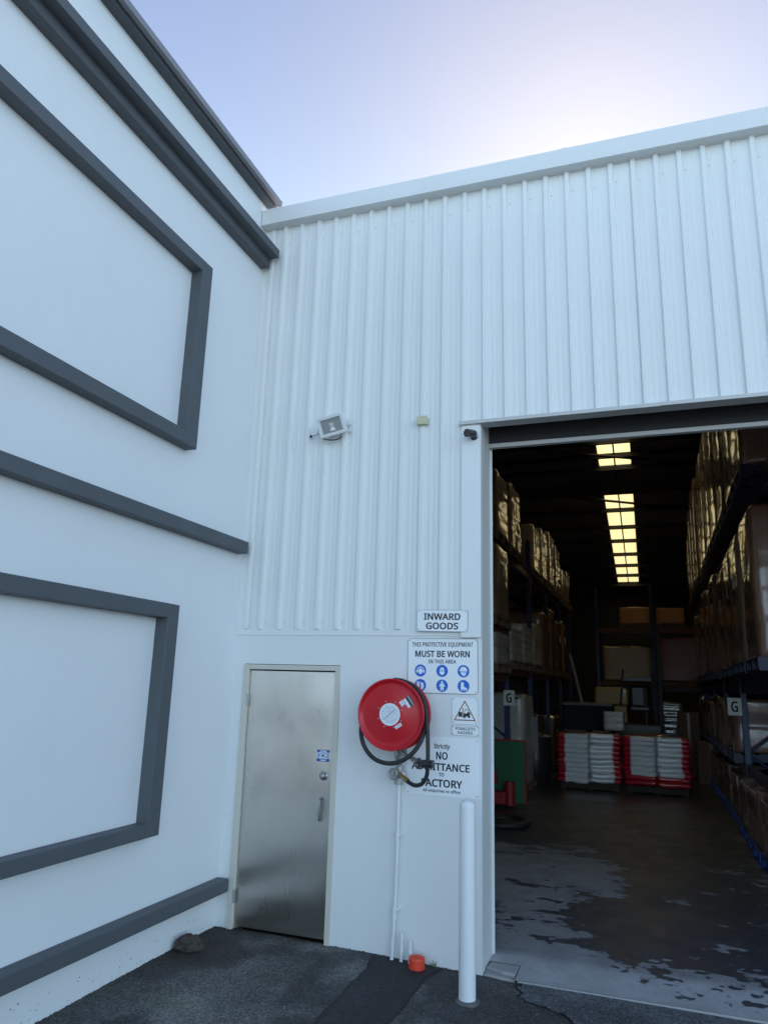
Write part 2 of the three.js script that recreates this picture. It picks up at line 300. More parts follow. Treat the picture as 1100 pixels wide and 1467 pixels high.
// lower painted wall with the door's opening
const DX0 = 0.166, DX1 = 0.968, DH = 2.045;
obj('base_wall', [box(0.0, DX0 - 0.055, -0.3, HC, -0.34, 0), box(DX0 - 0.055, DX1 + 0.045, DH + 0.05, HC, -0.34, 0), box(DX1 + 0.045, XO, -0.3, HC, -0.34, 0)], basePaint, wh);
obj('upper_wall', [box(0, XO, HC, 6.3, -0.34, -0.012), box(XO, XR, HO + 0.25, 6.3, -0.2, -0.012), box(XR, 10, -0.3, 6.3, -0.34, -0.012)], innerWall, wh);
// cladding sheets of four ribs
const RP = 0.1823, RX = 2.0602;
function claddingSheet(k0, n, y0, y1f, cap, xStart, xEnd) {
  const pr = [];                                                             // profile (x, z)
  const push = (x, z) => { if (x >= xStart - 1e-6 && x <= xEnd + 1e-6) pr.push([x, z]); };
  push(xStart, 0);
  for (let k = k0; k < k0 + n; k++) {
    const c = RX + k * RP;
    for (const [dx, z] of [[-0.03, 0], [-0.0275, 0.002], [-0.0185, 0.0265], [-0.0145, 0.029], [0.0145, 0.029], [0.0185, 0.0265], [0.0275, 0.002], [0.03, 0], [0.056, 0], [0.067, 0.0022], [0.079, 0.0022], [0.09, 0], [0.102, 0], [0.113, 0.0022], [0.125, 0.0022], [0.136, 0]]) push(c + dx, z);
  }
  push(xEnd, 0);
  const pos = [], tri = (a, b, c) => pos.push(...a, ...b, ...c);
  for (let i = 0; i + 1 < pr.length; i++) {
    const [xa, za] = pr[i], [xb, zb] = pr[i + 1]; if (xb - xa < 1e-6) continue;
    const ya = y1f(xa), yb = y1f(xb);
    tri([xa, y0, za], [xb, y0, zb], [xb, yb, zb]); tri([xa, y0, za], [xb, yb, zb], [xa, ya, za]);
    if (cap && (za > 0.01 || zb > 0.01)) { tri([xa, y0, 0.0], [xb, y0, 0], [xb, y0, zb]); tri([xa, y0, 0.0], [xb, y0, zb], [xa, y0, za]); }
  }
  const g = new THREE.BufferGeometry(); g.setAttribute('position', new THREE.Float32BufferAttribute(pos, 3)); g.computeVertexNormals(); g.setAttribute('uv', new THREE.Float32BufferAttribute(new Float32Array(pos.length / 3 * 2), 2)); return g;
}
const sheetTints = [0.985, 1.0, 0.97, 0.992, 1.0, 0.98].map(t => { const m = sheetPaint.clone(); m.color.multiplyScalar(t); return m; });
let sheetNo = 0;
function sheet(k0, n, y0, cap, xa, xb) { const o = obj('cladding_sheet', claddingSheet(k0, n, y0, x => capY(x) + 0.01, cap, xa, xb), sheetTints[sheetNo++ % 6], wh); o.position.z = (sheetNo % 2) * 0.0016; return o; }
const edge = k => RX + k * RP - 0.031;
sheet(-10, 2, 2.394, true, 0.132, edge(-8)); sheet(-8, 4, 2.394, true, edge(-8), edge(-4)); sheet(-4, 4, 2.394, true, edge(-4), edge(0) + 0.016);
for (let k = 0; k < 28; k += 4) sheet(k, 4, 4.135, false, Math.max(edge(k), edge(0) + 0.016), edge(k + 4));
obj('corner_flashing', [box(0.004, 0.13, 2.394, 6.38, -0.01, 0.003), box(0.078, 0.118, 2.394, 6.38, 0.003, 0.022, 0.006), box(0.001, 0.007, HC, 6.38, 0.003, 0.012)], sheetPaint, wh);
obj('foot_flashing', [box(0.004, 2.044, HC, 2.394, -0.01, 0.008, 0.002)], sheetPaint, wh);
obj('jamb_flashing', [box(2.044, XO, HC - 0.012, 4.098, -0.012, 0.031, 0.003)], sheetPaint, wh);
obj('door_jamb', [box(XO - 0.003, XO + 0.002, -0.06, 4.2, -0.345, 0.0005), box(XO - 0.03, XO + 0.0205, -0.02, 4.2, -0.352, -0.3455)], capPaint, wh);
obj('door_jamb', [box(XR, XR + 0.15, -0.06, 4.2, -0.34, 0.02)], capPaint, wh);
const headMat = std([0.56, 0.565, 0.55], { roughness: 0.5, map: sheetTone });
obj('head_flashing', [box(2.028, 3.62, 4.099, 4.131, 0.0, 0.058, 0.003), box(3.6205, XR + 0.1, 4.1015, 4.1335, 0.0, 0.058, 0.003), box(XO, XR, 4.1015, 4.1075, -0.08, 0.0)], headMat, wh);
const shutter = obj('roller_shutter', [box(XO + 0.003, XR, 4.02, 4.5, -0.335, -0.305), box(XO + 0.003, XR, 4.3, 4.75, -0.7, -0.36)], darkSteel, wh);
obj('bottom_rail', box(XO + 0.002, XR, 3.99, 4.027, -0.345, -0.29, 0.004), std([0.5, 0.49, 0.47], { roughness: 0.5 }), shutter);
// parapet capping follows a slight fall to the right
{
  const g = box(0.004, 10, 0, 0.172, -0.3, 0.115, 0.006), p = g.attributes.position; for (let i = 0; i < p.count; i++) p.setY(i, p.getY(i) + capY(p.getX(i)));
  obj('parapet_capping', g, capPaint, wh);
  const lap = box(2.94, 2.99, -0.002, 0.1745, -0.3, 0.1168, 0.004), q = lap.attributes.position; for (let i = 0; i < q.count; i++) q.setY(i, q.getY(i) + capY(q.getX(i)));
  obj('capping_joint', lap, capPaint, wh);
}
{ // fixing screws on the sheets: a row below the capping and a few scattered
  const gs = [], add = (x, y) => { const g = new THREE.CylinderGeometry(0.0045, 0.0055, 0.005, 6); g.rotateX(Math.PI / 2); g.translate(x, y, 0.004); gs.push(g); };
  for (let k = -10; k < 14; k++) { const x = RX + k * RP + 0.045; add(x, capY(x) - 0.2 + 0.02 * R()); if (k < 0) add(x, 2.455); if (k > 0 && k % 4 === 0) add(x - 0.02, 5.2); if (k < -1 && k % 3 === 0) add(x, 4.02 + 0.1 * R()); }
  const o = obj('fixing_screw', gs, std([0.5, 0.5, 0.48], { roughness: 0.5 }), wh); o.userData.kind = 'stuff';
}
// enclosing walls and roof of the hall
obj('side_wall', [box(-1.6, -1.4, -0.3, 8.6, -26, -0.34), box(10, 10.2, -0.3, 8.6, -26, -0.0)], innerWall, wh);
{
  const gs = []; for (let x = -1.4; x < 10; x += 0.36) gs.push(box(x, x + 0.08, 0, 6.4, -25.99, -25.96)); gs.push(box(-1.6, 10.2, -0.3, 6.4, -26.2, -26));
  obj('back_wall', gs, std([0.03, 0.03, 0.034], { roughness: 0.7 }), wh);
}
const roofY = z => z < -5 ? 7.8 + 0.12 * (z + 11.7) : lerp(8.604, 6.25, (z + 5) / 4.7);
const skyX = (z, s) => 2.825 + 0.0087 * (z + 12.1) + s * 0.39;
{
  const quad = (a, b, c, d) => { const g = new THREE.BufferGeometry(); g.setAttribute('position', new THREE.Float32BufferAttribute([...a, ...b, ...c, ...a, ...c, ...d], 3)); g.setAttribute('uv', new THREE.Float32BufferAttribute(new Float32Array(12), 2)); g.computeVertexNormals(); return g; };
  const slabR = (xa, xb, za, zb, fa = 0, fb = 0) => { const e = (x, f, z) => x === 'l' ? skyX(z, -1) : x === 'r' ? skyX(z, 1) : x; const o = []; for (const dy of [0, 0.06]) o.push(quad([e(xa, 0, za), roofY(za) + dy, za], [e(xb, 0, za), roofY(za) + dy, za], [e(xb, 0, zb), roofY(zb) + dy, zb], [e(xa, 0, zb), roofY(zb) + dy, zb])); return o; };
  const gs = [...slabR(-1.6, 10.2, -0.3, -5), ...slabR(-1.6, 'l', -5, -24.9), ...slabR('r', 10.2, -5, -24.9), ...slabR(-1.6, 10.2, -24.9, -26.2), ...slabR('l', 'r', -5, -8), ...slabR('l', 'r', -13.25, -14.85)];
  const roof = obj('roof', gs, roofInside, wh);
  const purl = []; const zsP = [-8.6, -10.0, -11.6, -12.42, -13.2, -14.9, -16.32, -17.88, -19.28, -20.8, -22.2, -23.56, -24.95];
  for (const z of zsP) { const b = box(-1.4, 10, -0.13, -0.012, -0.04, 0.04); b.translate(0, roofY(z), z); obj('purlin', b, darkSteel, roof); }
  for (const z of [-7, -14.05]) { const b = box(-1.4, 10, -0.4, -0.14, -0.1, 0.1); b.translate(0, roofY(z), z); obj('rafter', b, darkSteel, roof); }
  const panel = phy([0.93, 0.72, 0.33], { transmission: 0.95, roughness: 1, thickness: 0, side: THREE.DoubleSide, bumpMap: stuccoBump, bumpScale: 0.002, map: tex(256, 256, (u, v) => { const t = 0.9 + 0.1 * tileF(u, v, 8, 8, 301, 4); return [t, t, t]; }, false, 1, 1) });
  for (const [za, zb] of [[-8, -9.9], [-9.9, -11.6], [-11.6, -13.25], [-14.85, -16.3], [-16.3, -17.9], [-17.9, -19.3], [-19.3, -20.8], [-20.8, -22.2], [-22.2, -23.55], [-23.55, -24.9]])
    for (const s of [-1, 1]) { const m0 = s < 0 ? -1 : 0.03, m1 = s < 0 ? -0.03 : 1; obj('skylight_panel', quad([skyX(za, m0), roofY(za) + 0.02, za], [skyX(za, m1), roofY(za) + 0.02, za], [skyX(zb, m1), roofY(zb) + 0.02, zb], [skyX(zb, m0), roofY(zb) + 0.02, zb]), panel, roof); }
  const rods = []; for (const [xa, za, xb, zb] of [[0, -11.2, 6, -13.6], [0, -14.2, 6, -16.9]]) rods.push(cylBetween([xa, roofY(za) - 0.14, za], [xb, roofY(zb) - 0.14, zb], 0.035, 0.035, 8));
  rods.push(cylBetween([skyX(-8, 0), roofY(-8) - 0.02, -8], [skyX(-25, 0), roofY(-25) - 0.02, -25], 0.022, 0.022, 6));
  obj('roof_brace', rods, darkSteel, roof);
}

// steel door: frame, leaf, hinges, lock, pull handle, sticker
{
  const d = new THREE.Group(); d.name = 'door'; wh.add(d);
  const f = [box(DX0 - 0.056, DX0 - 0.004, -0.01, DH + 0.045, -0.1, 0.016, 0.003), box(DX1 + 0.006, DX1 + 0.05, -0.02, DH + 0.045, -0.1, 0.016, 0.003), box(DX0 - 0.004, DX1 + 0.006, DH + 0.004, DH + 0.045, -0.1, 0.016, 0.003), box(DX0 - 0.0035, DX0 + 0.01, 0, DH, -0.1, -0.062), box(DX1 - 0.01, DX1 + 0.0055, 0, DH, -0.1, -0.062)];
  obj('door_frame', f, framePaint, d);
  const brushed = tex(1024, 1024, (u, v) => { const t = tileF(u, v, 420, 6, 501, 3), s = tileF(u, v, 5, 7, 505, 4); return [0.5, 0.23 + 0.05 * t + 0.09 * s, 0.5]; }, false, 1, 0.5);
  const warp = tex(512, 512, (u, v) => 0.74 * tileF(u, v, 3, 4, 511, 2) + 0.26 * tileF(u, v, 2, 9, 518, 1), false, 1, 0.5);
  const smudge = tex(512, 1024, (u, v) => { const q = tileF(u, v, 7, 9, 523, 4), h = step(0.48, 0.75, q) * step(0.35, 0.6, v) * 0.06, sc = 0; const t = 0.87 + 0.13 * tileF(u, v, 4, 5, 520, 4) - h - sc; return [t, t * 0.99, t * 0.965]; }, false, 1, 0.49);
  const steel = phy([0.72, 0.69, 0.65], { metalness: 1, anisotropy: 0.93, roughness: 1, roughnessMap: brushed, bumpMap: warp, bumpScale: 0.009, map: smudge });
  const leaf = obj('door_leaf', box(DX0, DX1, 0.018, DH - 0.006, -0.05, -0.012, 0.003), steel, d);
  obj('edge_strip', box(DX1 - 0.022, DX1 - 0.0005, 0.02, DH - 0.008, -0.0118, -0.0095), steel, d);
  for (const y of [1.79, 0.243]) { const gs = []; for (let k = 0; k < 3; k++) gs.push(cylBetween([DX0 - 0.008, y - 0.05 + k * 0.034, 0.012], [DX0 - 0.008, y - 0.018 + k * 0.034, 0.012], 0.008, 0.008, 12)); gs.push(box(DX0 - 0.014, DX0 + 0.008, y - 0.05, y + 0.05, 0.004, 0.0175)); obj('hinge', gs, galv, d); }
  const lk = [lathe([[0, 0.032], [0.014, 0.032], [0.019, 0.028], [0.022, 0.012], [0.034, 0.008], [0.036, 0]], 32)]; lk[0].rotateX(Math.PI / 2); lk[0].translate(0.9, 1.215, -0.0115); obj('lock', lk, chrome, d);
  const h = [tube([[0.893, 1.04, -0.012], [0.893, 1.04, 0.024], [0.893, 1.02, 0.034], [0.893, 0.9, 0.034], [0.893, 0.88, 0.024], [0.893, 0.88, -0.012]], 0.0065, 60, 10), box(0.881, 0.905, 0.868, 1.052, -0.0118, -0.009)]; obj('pull_handle', h, std([0.3, 0.3, 0.3], { roughness: 0.35, metalness: 0.9 }), d);
  const cv = document.createElement('canvas'); cv.width = 256; cv.height = 204; const c = cv.getContext('2d');
  c.fillStyle = '#1d4f9c'; c.fillRect(0, 0, 256, 204); c.fillStyle = '#e8eef5'; c.fillRect(0, 42, 256, 118); c.fillStyle = '#1d4f9c'; c.beginPath(); c.ellipse(128, 101, 86, 50, 0, 0, 7); c.fill(); c.fillStyle = '#e8eef5'; c.beginPath(); c.ellipse(128, 101, 74, 40, 0, 0, 7); c.fill(); c.fillStyle = '#18304f'; c.fillRect(90, 80, 70, 22); c.fillRect(82, 108, 92, 10);
  c.fillStyle = '#e8eef5'; c.fillRect(60, 12, 136, 18); c.fillRect(70, 174, 116, 16); for (const x of [8, 208]) for (let y = 52; y < 150; y += 24) { c.fillStyle = '#1d4f9c'; c.fillRect(x, y, 40, 12); }
  obj('sticker', plate(0.112, 0.09, 0.0012, 0.002), printMat(cv), d, true).position.set(0.888, 1.37, -0.0118);
}
function printMat(cv, rough = 0.35) { const t = new THREE.CanvasTexture(cv); t.colorSpace = THREE.SRGBColorSpace; t.anisotropy = 8; return std([1, 1, 1], { map: t, roughness: rough }); }
function plate(w, h, d, r) { const g = new THREE.ExtrudeGeometry(rrShape(w, h, r), { depth: d, bevelEnabled: false }), p = g.attributes.position, u = g.attributes.uv; for (let i = 0; i < p.count; i++) u.setXY(i, clamp(p.getX(i) / w + 0.5, 0.004, 0.996), clamp(p.getY(i) / h + 0.5, 0.004, 0.996)); return g; }

// ------------------------------------------------------------------ signs
const PX = 1800;                                                             // canvas pixels per metre
function sign(name, label, x0, x1, y0, y1, z, r, draw, tilt = 0) {
  const w = x1 - x0, h = y1 - y0, t = thing(name, label, 'sign', [(x0 + x1) / 2, (y0 + y1) / 2, z], 0);
  t.rotation.z = tilt;
  const cv = document.createElement('canvas'); cv.width = Math.round(w * PX); cv.height = Math.round(h * PX);
  const c = cv.getContext('2d'); c.scale(PX, PX); c.fillStyle = '#eceff1'; c.fillRect(0, 0, w, h); draw(c, w, h);
  obj('sign_plate', plate(w, h, 0.004, r), printMat(cv), t, true);
  const m = Math.min(0.016, h * 0.12);
  for (const sx of [-1, 1]) for (const sy of [-1, 1]) { const g = new THREE.CylinderGeometry(0.0042, 0.0055, 0.003, 10); g.rotateX(Math.PI / 2); g.translate(sx * (w / 2 - m), sy * (h / 2 - m), 0.0055); obj('screw', g, galv, t); }
  return t;
}
function text(c, s, x, y, wide, size, font = 'sans-serif', weight = '', color = '#1d2430') {   // centred at x, baseline y, squeezed to the given width
  c.save(); c.font = `100px ${font}`; c.fillStyle = color; c.textAlign = 'center'; c.textBaseline = 'alphabetic';
  const k = size / 73; c.translate(x, y); c.scale(wide / Math.max(1, c.measureText(s).width), k); c.lineWidth = weight ? 6.5 : 5; c.lineJoin = 'round'; c.strokeStyle = color; c.strokeText(s, 0, 0); c.fillText(s, 0, 0);
  c.restore();
}
function border(c, w, h, r, lw, color) { c.strokeStyle = color; c.lineWidth = lw; c.beginPath(); c.roundRect(lw, lw, w - 2 * lw, h - 2 * lw, r); c.stroke(); }
sign('inward_goods_sign', 'white metal sign reading INWARD GOODS above the other signs', 1.682, 2.104, 2.374, 2.547, 0.033, 0.008, (c, w, h) => {
  border(c, w, h, 0.008, 0.0022, '#5b6570'); text(c, 'INWARD', w / 2, 0.078, 0.305, 0.05, 'sans-serif', 'bold', '#232a36'); text(c, 'GOODS', w / 2, 0.152, 0.27, 0.05, 'sans-serif', 'bold', '#232a36');
}, -0.012);
const ICON_BLUE = '#0e62c8', WH = '#e6edf3';
function ico(c, x, y, r, kind) {
  c.save(); c.translate(x, y); c.scale(r, r); c.fillStyle = ICON_BLUE; c.beginPath(); c.arc(0, 0, 1, 0, 7); c.fill(); c.fillStyle = WH; c.strokeStyle = WH; c.lineCap = 'round';
  const E = (a, b, p, q) => { c.beginPath(); c.ellipse(a, b, p, q, 0, 0, 7); c.fill(); };
  const P = pts => { c.beginPath(); pts.forEach((p, i) => i ? c.lineTo(...p) : c.moveTo(...p)); c.closePath(); c.fill(); };
  if (kind === 0) { E(0, 0.05, 0.4, 0.55); c.lineWidth = 0.12; c.beginPath(); c.arc(0, 0, 0.6, Math.PI, 0); c.stroke(); E(-0.58, 0.1, 0.16, 0.28); E(0.58, 0.1, 0.16, 0.28); c.strokeStyle = ICON_BLUE; c.lineWidth = 0.06; c.beginPath(); c.arc(0, 0.05, 0.43, Math.PI * 0.7, Math.PI * 2.3); c.stroke(); }
  if (kind === 1) { E(0, 0.05, 0.45, 0.62); c.fillStyle = ICON_BLUE; c.fillRect(-0.5, -0.2, 1, 0.32); c.fillStyle = WH; c.beginPath(); c.roundRect(-0.4, -0.14, 0.36, 0.22, 0.08); c.roundRect(0.04, -0.14, 0.36, 0.22, 0.08); c.fill(); }
  if (kind === 2) { c.beginPath(); c.arc(0, -0.12, 0.6, Math.PI, 0); c.fill(); c.fillRect(-0.72, -0.14, 1.44, 0.13); P([[-0.5, 0.06], [0.5, 0.06], [0.42, 0.55], [0.1, 0.78], [-0.3, 0.6]]); c.fillStyle = ICON_BLUE; c.fillRect(-0.1, 0.2, 0.5, 0.08); }
  if (kind === 3) { P([[-0.62, -0.3], [-0.2, -0.35], [-0.1, 0.7], [-0.62, 0.7]]); for (let i = 0; i < 4; i++) { c.fillRect(-0.62 + i * 0.14, -0.62, 0.1, 0.5); } P([[0.08, -0.5], [0.5, -0.4], [0.62, 0.1], [0.5, 0.62], [0.1, 0.62]]); }
  if (kind === 4) { E(0, -0.6, 0.17, 0.18); P([[-0.26, -0.4], [0.26, -0.4], [0.52, 0.14], [0.38, 0.2], [0.24, -0.08], [0.3, 0.76], [0.06, 0.76], [0, 0.2], [-0.06, 0.76], [-0.3, 0.76], [-0.24, -0.08], [-0.38, 0.2], [-0.52, 0.14]]); }
  if (kind === 5) { P([[-0.42, -0.62], [0.06, -0.62], [0.06, 0.05], [0.3, 0.2], [0.6, 0.3], [0.62, 0.52], [-0.45, 0.52]]); P([[-0.45, 0.58], [0.62, 0.58], [0.62, 0.68], [-0.45, 0.68]]); }
  c.restore();
}
sign('protective_equipment_sign', 'white sign with six blue symbols reading MUST BE WORN', 1.601, 2.177, 1.893, 2.321, 0.001, 0.018, (c, w, h) => {
  border(c, w, h, 0.016, 0.0025, '#2a3038'); text(c, 'THIS PROTECTIVE EQUIPMENT', w / 2, 0.062, 0.5, 0.032); text(c, 'MUST BE WORN', w / 2, 0.143, 0.455, 0.047, 'sans-serif', 'bold'); text(c, 'IN THIS AREA', w / 2, 0.194, 0.225, 0.029);
  for (let k = 0; k < 6; k++) ico(c, w * [0.19, 0.5, 0.8][k % 3], k < 3 ? 0.252 : 0.366, 0.0475, k);
}, 0.004);
sign('forklift_warning_sign', 'small white sign with a forklift inside an orange triangle', 1.971, 2.176, 1.668, 1.872, 0.001, 0.006, (c, w, h) => {
  border(c, w, h, 0.006, 0.0014, '#8a939c'); c.lineJoin = 'round'; c.lineWidth = 0.0085; c.strokeStyle = '#a8714a'; c.beginPath(); c.moveTo(w / 2, 0.03); c.lineTo(w - 0.022, 0.172); c.lineTo(0.022, 0.172); c.closePath(); c.stroke(); c.lineWidth = 0.002; c.strokeStyle = '#2b2623'; c.stroke();
  c.fillStyle = '#15181d'; c.fillRect(0.052, 0.112, 0.03, 0.03); c.fillRect(0.085, 0.08, 0.005, 0.07); c.fillRect(0.052, 0.143, 0.036, 0.005); c.fillRect(0.092, 0.122, 0.05, 0.022); c.fillRect(0.12, 0.112, 0.024, 0.02);
  c.lineWidth = 0.0035; c.strokeStyle = '#15181d'; c.beginPath(); c.moveTo(0.1, 0.122); c.lineTo(0.104, 0.092); c.lineTo(0.126, 0.092); c.lineTo(0.132, 0.115); c.stroke(); for (const [x, r] of [[0.1, 0.0095], [0.136, 0.0085]]) { c.beginPath(); c.arc(x, 0.147, r, 0, 7); c.fill(); }
});
sign('forklifts_hazard_sign', 'small white sign reading FORKLIFTS HAZARD below the orange triangle', 1.971, 2.183, 1.585, 1.658, 0.001, 0.006, (c, w, h) => {
  border(c, w, h, 0.006, 0.0016, '#6a737d'); text(c, 'FORKLIFTS', w / 2, 0.033, 0.158, 0.0205, 'sans-serif', '', '#39414c'); text(c, 'HAZARD', w / 2, 0.0615, 0.12, 0.0205, 'sans-serif', '', '#39414c');
});
sign('no_admittance_sign', 'large white sign reading Strictly NO ADMITTANCE TO FACTORY', 1.609, 2.189, 1.133, 1.5635, 0.001, 0.004, (c, w, h) => {
  text(c, 'Strictly', w * 0.49, 0.082, 0.126, 0.032, 'sans-serif', 'bold', '#2a323e'); text(c, 'NO', w * 0.49, 0.161, 0.098, 0.052, 'sans-serif', 'bold'); text(c, 'ADMITTANCE', w * 0.475, 0.243, 0.46, 0.051, 'sans-serif', 'bold'); text(c, 'TO', w * 0.49, 0.285, 0.042, 0.024, 'sans-serif', 'bold', '#2a323e'); text(c, 'FACTORY', w * 0.485, 0.362, 0.325, 0.052, 'sans-serif', 'bold'); text(c, 'All enquiries to office', w * 0.49, 0.402, 0.295, 0.02, 'sans-serif', 'bold', '#3c4653');
  c.strokeStyle = '#b4bec8'; c.lineWidth = 0.0015; c.beginPath(); c.moveTo(0.02, 0.41); c.lineTo(0.05, 0.375); c.stroke();
});

// ------------------------------------------------------------------ fire hose reel
{
  const t = thing('fire_hose_reel', 'red fire hose reel with coiled black hose beside the steel door', 'hose reel', [1.563, 1.73, 0]);
  const redTone = tex(512, 512, (u, v) => { const k = 0.86 + 0.14 * tileF(u, v, 5, 5, 701, 4); return [k, k * 0.98, k * 0.98]; }, false, 2, 2);
  const red = phy([0.56, 0.008, 0.018], { roughness: 0.4, clearcoat: 0.3, clearcoatRoughness: 0.2, specularIntensity: 0.6, map: redTone });
  const turnZ = g => { g.rotateX(Math.PI / 2); return g; };
  // front plate: shallow dish with a rolled lip (profile r, height towards the viewer)
  const front = turnZ(lathe([[0.0, 0.288], [0.09, 0.288], [0.1, 0.284], [0.2, 0.268], [0.228, 0.264], [0.24, 0.27], [0.252, 0.284], [0.2625, 0.288], [0.2675, 0.282], [0.2675, 0.272], [0.262, 0.266], [0.25, 0.264], [0.242, 0.256], [0.2, 0.25], [0.0, 0.25]], 96));
  obj('front_plate', front, red, t);
  const backP = turnZ(lathe([[0.0, 0.105], [0.2, 0.105], [0.245, 0.1], [0.262, 0.094], [0.2675, 0.1], [0.2675, 0.112], [0.26, 0.118], [0.2, 0.118], [0.0, 0.118]], 96));
  obj('rear_plate', backP, red, t);
  const rings = []; for (let k = 0; k < 4; k++) for (const r of [0.185, 0.22]) { const g = new THREE.TorusGeometry(r, 0.017, 10, 60); g.translate(0, 0, 0.137 + k * 0.035); rings.push(g); }
  obj('coiled_hose', rings, blackRubber, t);
  obj('hub', [turnZ(lathe([[0, 0.25], [0.165, 0.25], [0.165, 0.12], [0, 0.12]], 40))], red, t);
  // white round instruction label with illegible print
  const cv = document.createElement('canvas'); cv.width = cv.height = 512; const c = cv.getContext('2d'); c.fillStyle = '#dfe4ea'; c.fillRect(0, 0, 512, 512); c.translate(256, 256); c.rotate(-0.72); c.fillStyle = '#6c7684'; const q = rng(5);
  for (let y = -200; y < 200; y += 26) { if (Math.abs(y) < 14) continue; let x = -Math.sqrt(Math.max(0, 215 * 215 - y * y)) + 20; const e = -x; while (x < e - 12) { const l = 10 + q() * 34; if (q() > 0.22) { c.globalAlpha = 0.45 + 0.4 * q(); c.fillRect(x, y, Math.min(l, e - x), 9); } x += l + 8; } }
  c.globalAlpha = 1; c.fillStyle = '#3c4658'; c.fillRect(-190, -9, 380, 7); c.fillRect(-175, 4, 350, 5); c.fillStyle = '#4a5566'; for (let k = 0; k < 8; k++) { c.save(); c.rotate(k * 0.785 + 0.3); c.beginPath(); c.moveTo(210, 0); c.lineTo(186, 10); c.lineTo(186, -10); c.fill(); c.restore(); }
  const disc = new THREE.CylinderGeometry(0.083, 0.083, 0.0025, 48); { const p = disc.attributes.position, u = disc.attributes.uv; for (let i = 0; i < p.count; i++) u.setXY(i, p.getX(i) / 0.166 + 0.5, -p.getZ(i) / 0.166 + 0.5); } turnZ(disc); disc.translate(-0.004, 0.0, 0.2898);
  obj('round_label', disc, printMat(cv, 0.4), t, true);
  for (let k = 0; k < 8; k++) { const a = k * 0.785 + 0.35, g = new THREE.SphereGeometry(0.0055, 10, 8); g.scale(1, 1, 0.6); g.translate(-0.004 + 0.1 * Math.cos(a), 0.1 * Math.sin(a), 0.2865); obj('bolt', g, galv, t); }
  const stick = (w, h, x, y, a, bands) => { const s = document.createElement('canvas'); s.width = 128; s.height = Math.round(128 * h / w); const k = s.getContext('2d'); k.fillStyle = '#dde3ea'; k.fillRect(0, 0, 128, s.height); for (const [f, b0, b1] of bands) { k.fillStyle = f; k.fillRect(0, b0 * s.height, 128, (b1 - b0) * s.height); } const o = obj('sticker', plate(w, h, 0.001, 0.002), printMat(s), t, true); const r = Math.hypot(x, y); o.position.set(x, y, 0.2885 - 0.16 * Math.max(0, r - 0.1)); o.rotation.set(0, 0, a); o.rotation.order = 'ZXY'; return o; };
  stick(0.075, 0.06, 0.142, 0.098, -0.95, [['#3a4148', 0, 0.62], ['#cdd6df', 0.15, 0.25]]); stick(0.04, 0.032, 0.092, 0.086, -0.95, [['#b04048', 0.42, 0.5]]); stick(0.058, 0.024, 0.066, -0.082, 0.55, [['#a5adb8', 0.3, 0.45], ['#a5adb8', 0.6, 0.7]]);
  // hose: a slack loop under the drum, then over the edge, through the guide and back to the tap
  const w = p => [p[0] - 1.563, p[1] - 1.73, p[2]];
  const loop = [[1.335, 1.72, 0.17], [1.305, 1.66, 0.2], [1.308, 1.6, 0.235], [1.346, 1.492, 0.262], [1.435, 1.405, 0.28], [1.548, 1.375, 0.285], [1.658, 1.398, 0.283], [1.749, 1.466, 0.272], [1.803, 1.56, 0.25], [1.815, 1.64, 0.22], [1.79, 1.75, 0.18]].map(w);
  const drop = [[1.55, 1.99, 0.19], [1.63, 1.982, 0.2], [1.733, 1.935, 0.213], [1.803, 1.85, 0.226], [1.834, 1.75, 0.24], [1.848, 1.63, 0.252], [1.858, 1.5, 0.268], [1.863, 1.386, 0.285], [1.85, 1.3, 0.268], [1.81, 1.244, 0.25], [1.75, 1.226, 0.225], [1.70, 1.237, 0.2], [1.672, 1.252, 0.185]].map(w);
  obj('hose_loop', tube(loop, 0.0165, 120), blackRubber, t); obj('hose_tail', tube(drop, 0.0155, 120), blackRubber, t);
  obj('nozzle', [cylBetween(w([1.682, 1.247, 0.19]), w([1.655, 1.262, 0.176]), 0.0185, 0.0185), cylBetween(w([1.655, 1.262, 0.176]), w([1.595, 1.3, 0.15]), 0.013, 0.01), cylBetween(w([1.665, 1.256, 0.181]), w([1.659, 1.259, 0.178]), 0.021, 0.021)], brass, t);
  // wall bracket, swing arm and roller guide
  obj('bracket', [box(-0.05, 0.05, -0.32, -0.1, 0.002, 0.02), box(-0.02, 0.02, -0.3, 0.02, 0.02, 0.1), cylBetween([0, 0, 0.02], [0, 0, 0.12], 0.035)], galv, t);
  obj('guide_arm', [tube([[0.03, -0.27, 0.12], [0.09, -0.295, 0.17], [0.17, -0.325, 0.22], [0.24, -0.345, 0.25]], 0.013, 30, 10), cylBetween([0.15, -0.318, 0.2], [0.215, -0.337, 0.235], 0.019)], galv, t);
  const gd = []; for (const dx of [-0.028, 0.028]) gd.push(cylBetween([0.3 + dx, -0.37, 0.285], [0.3 + dx, -0.312, 0.285], 0.012)); for (const dz of [0.258, 0.312]) gd.push(cylBetween([0.262, -0.34, dz], [0.338, -0.34, dz], 0.011)); gd.push(box(0.252, 0.266, -0.366, -0.314, 0.255, 0.315, 0.004), box(0.334, 0.344, -0.366, -0.314, 0.255, 0.315, 0.004), box(0.2, 0.252, -0.35, -0.33, 0.245, 0.265), box(0.215, 0.235, -0.375, -0.305, 0.235, 0.275, 0.004)); obj('roller_guide', gd, blackPlastic, t);
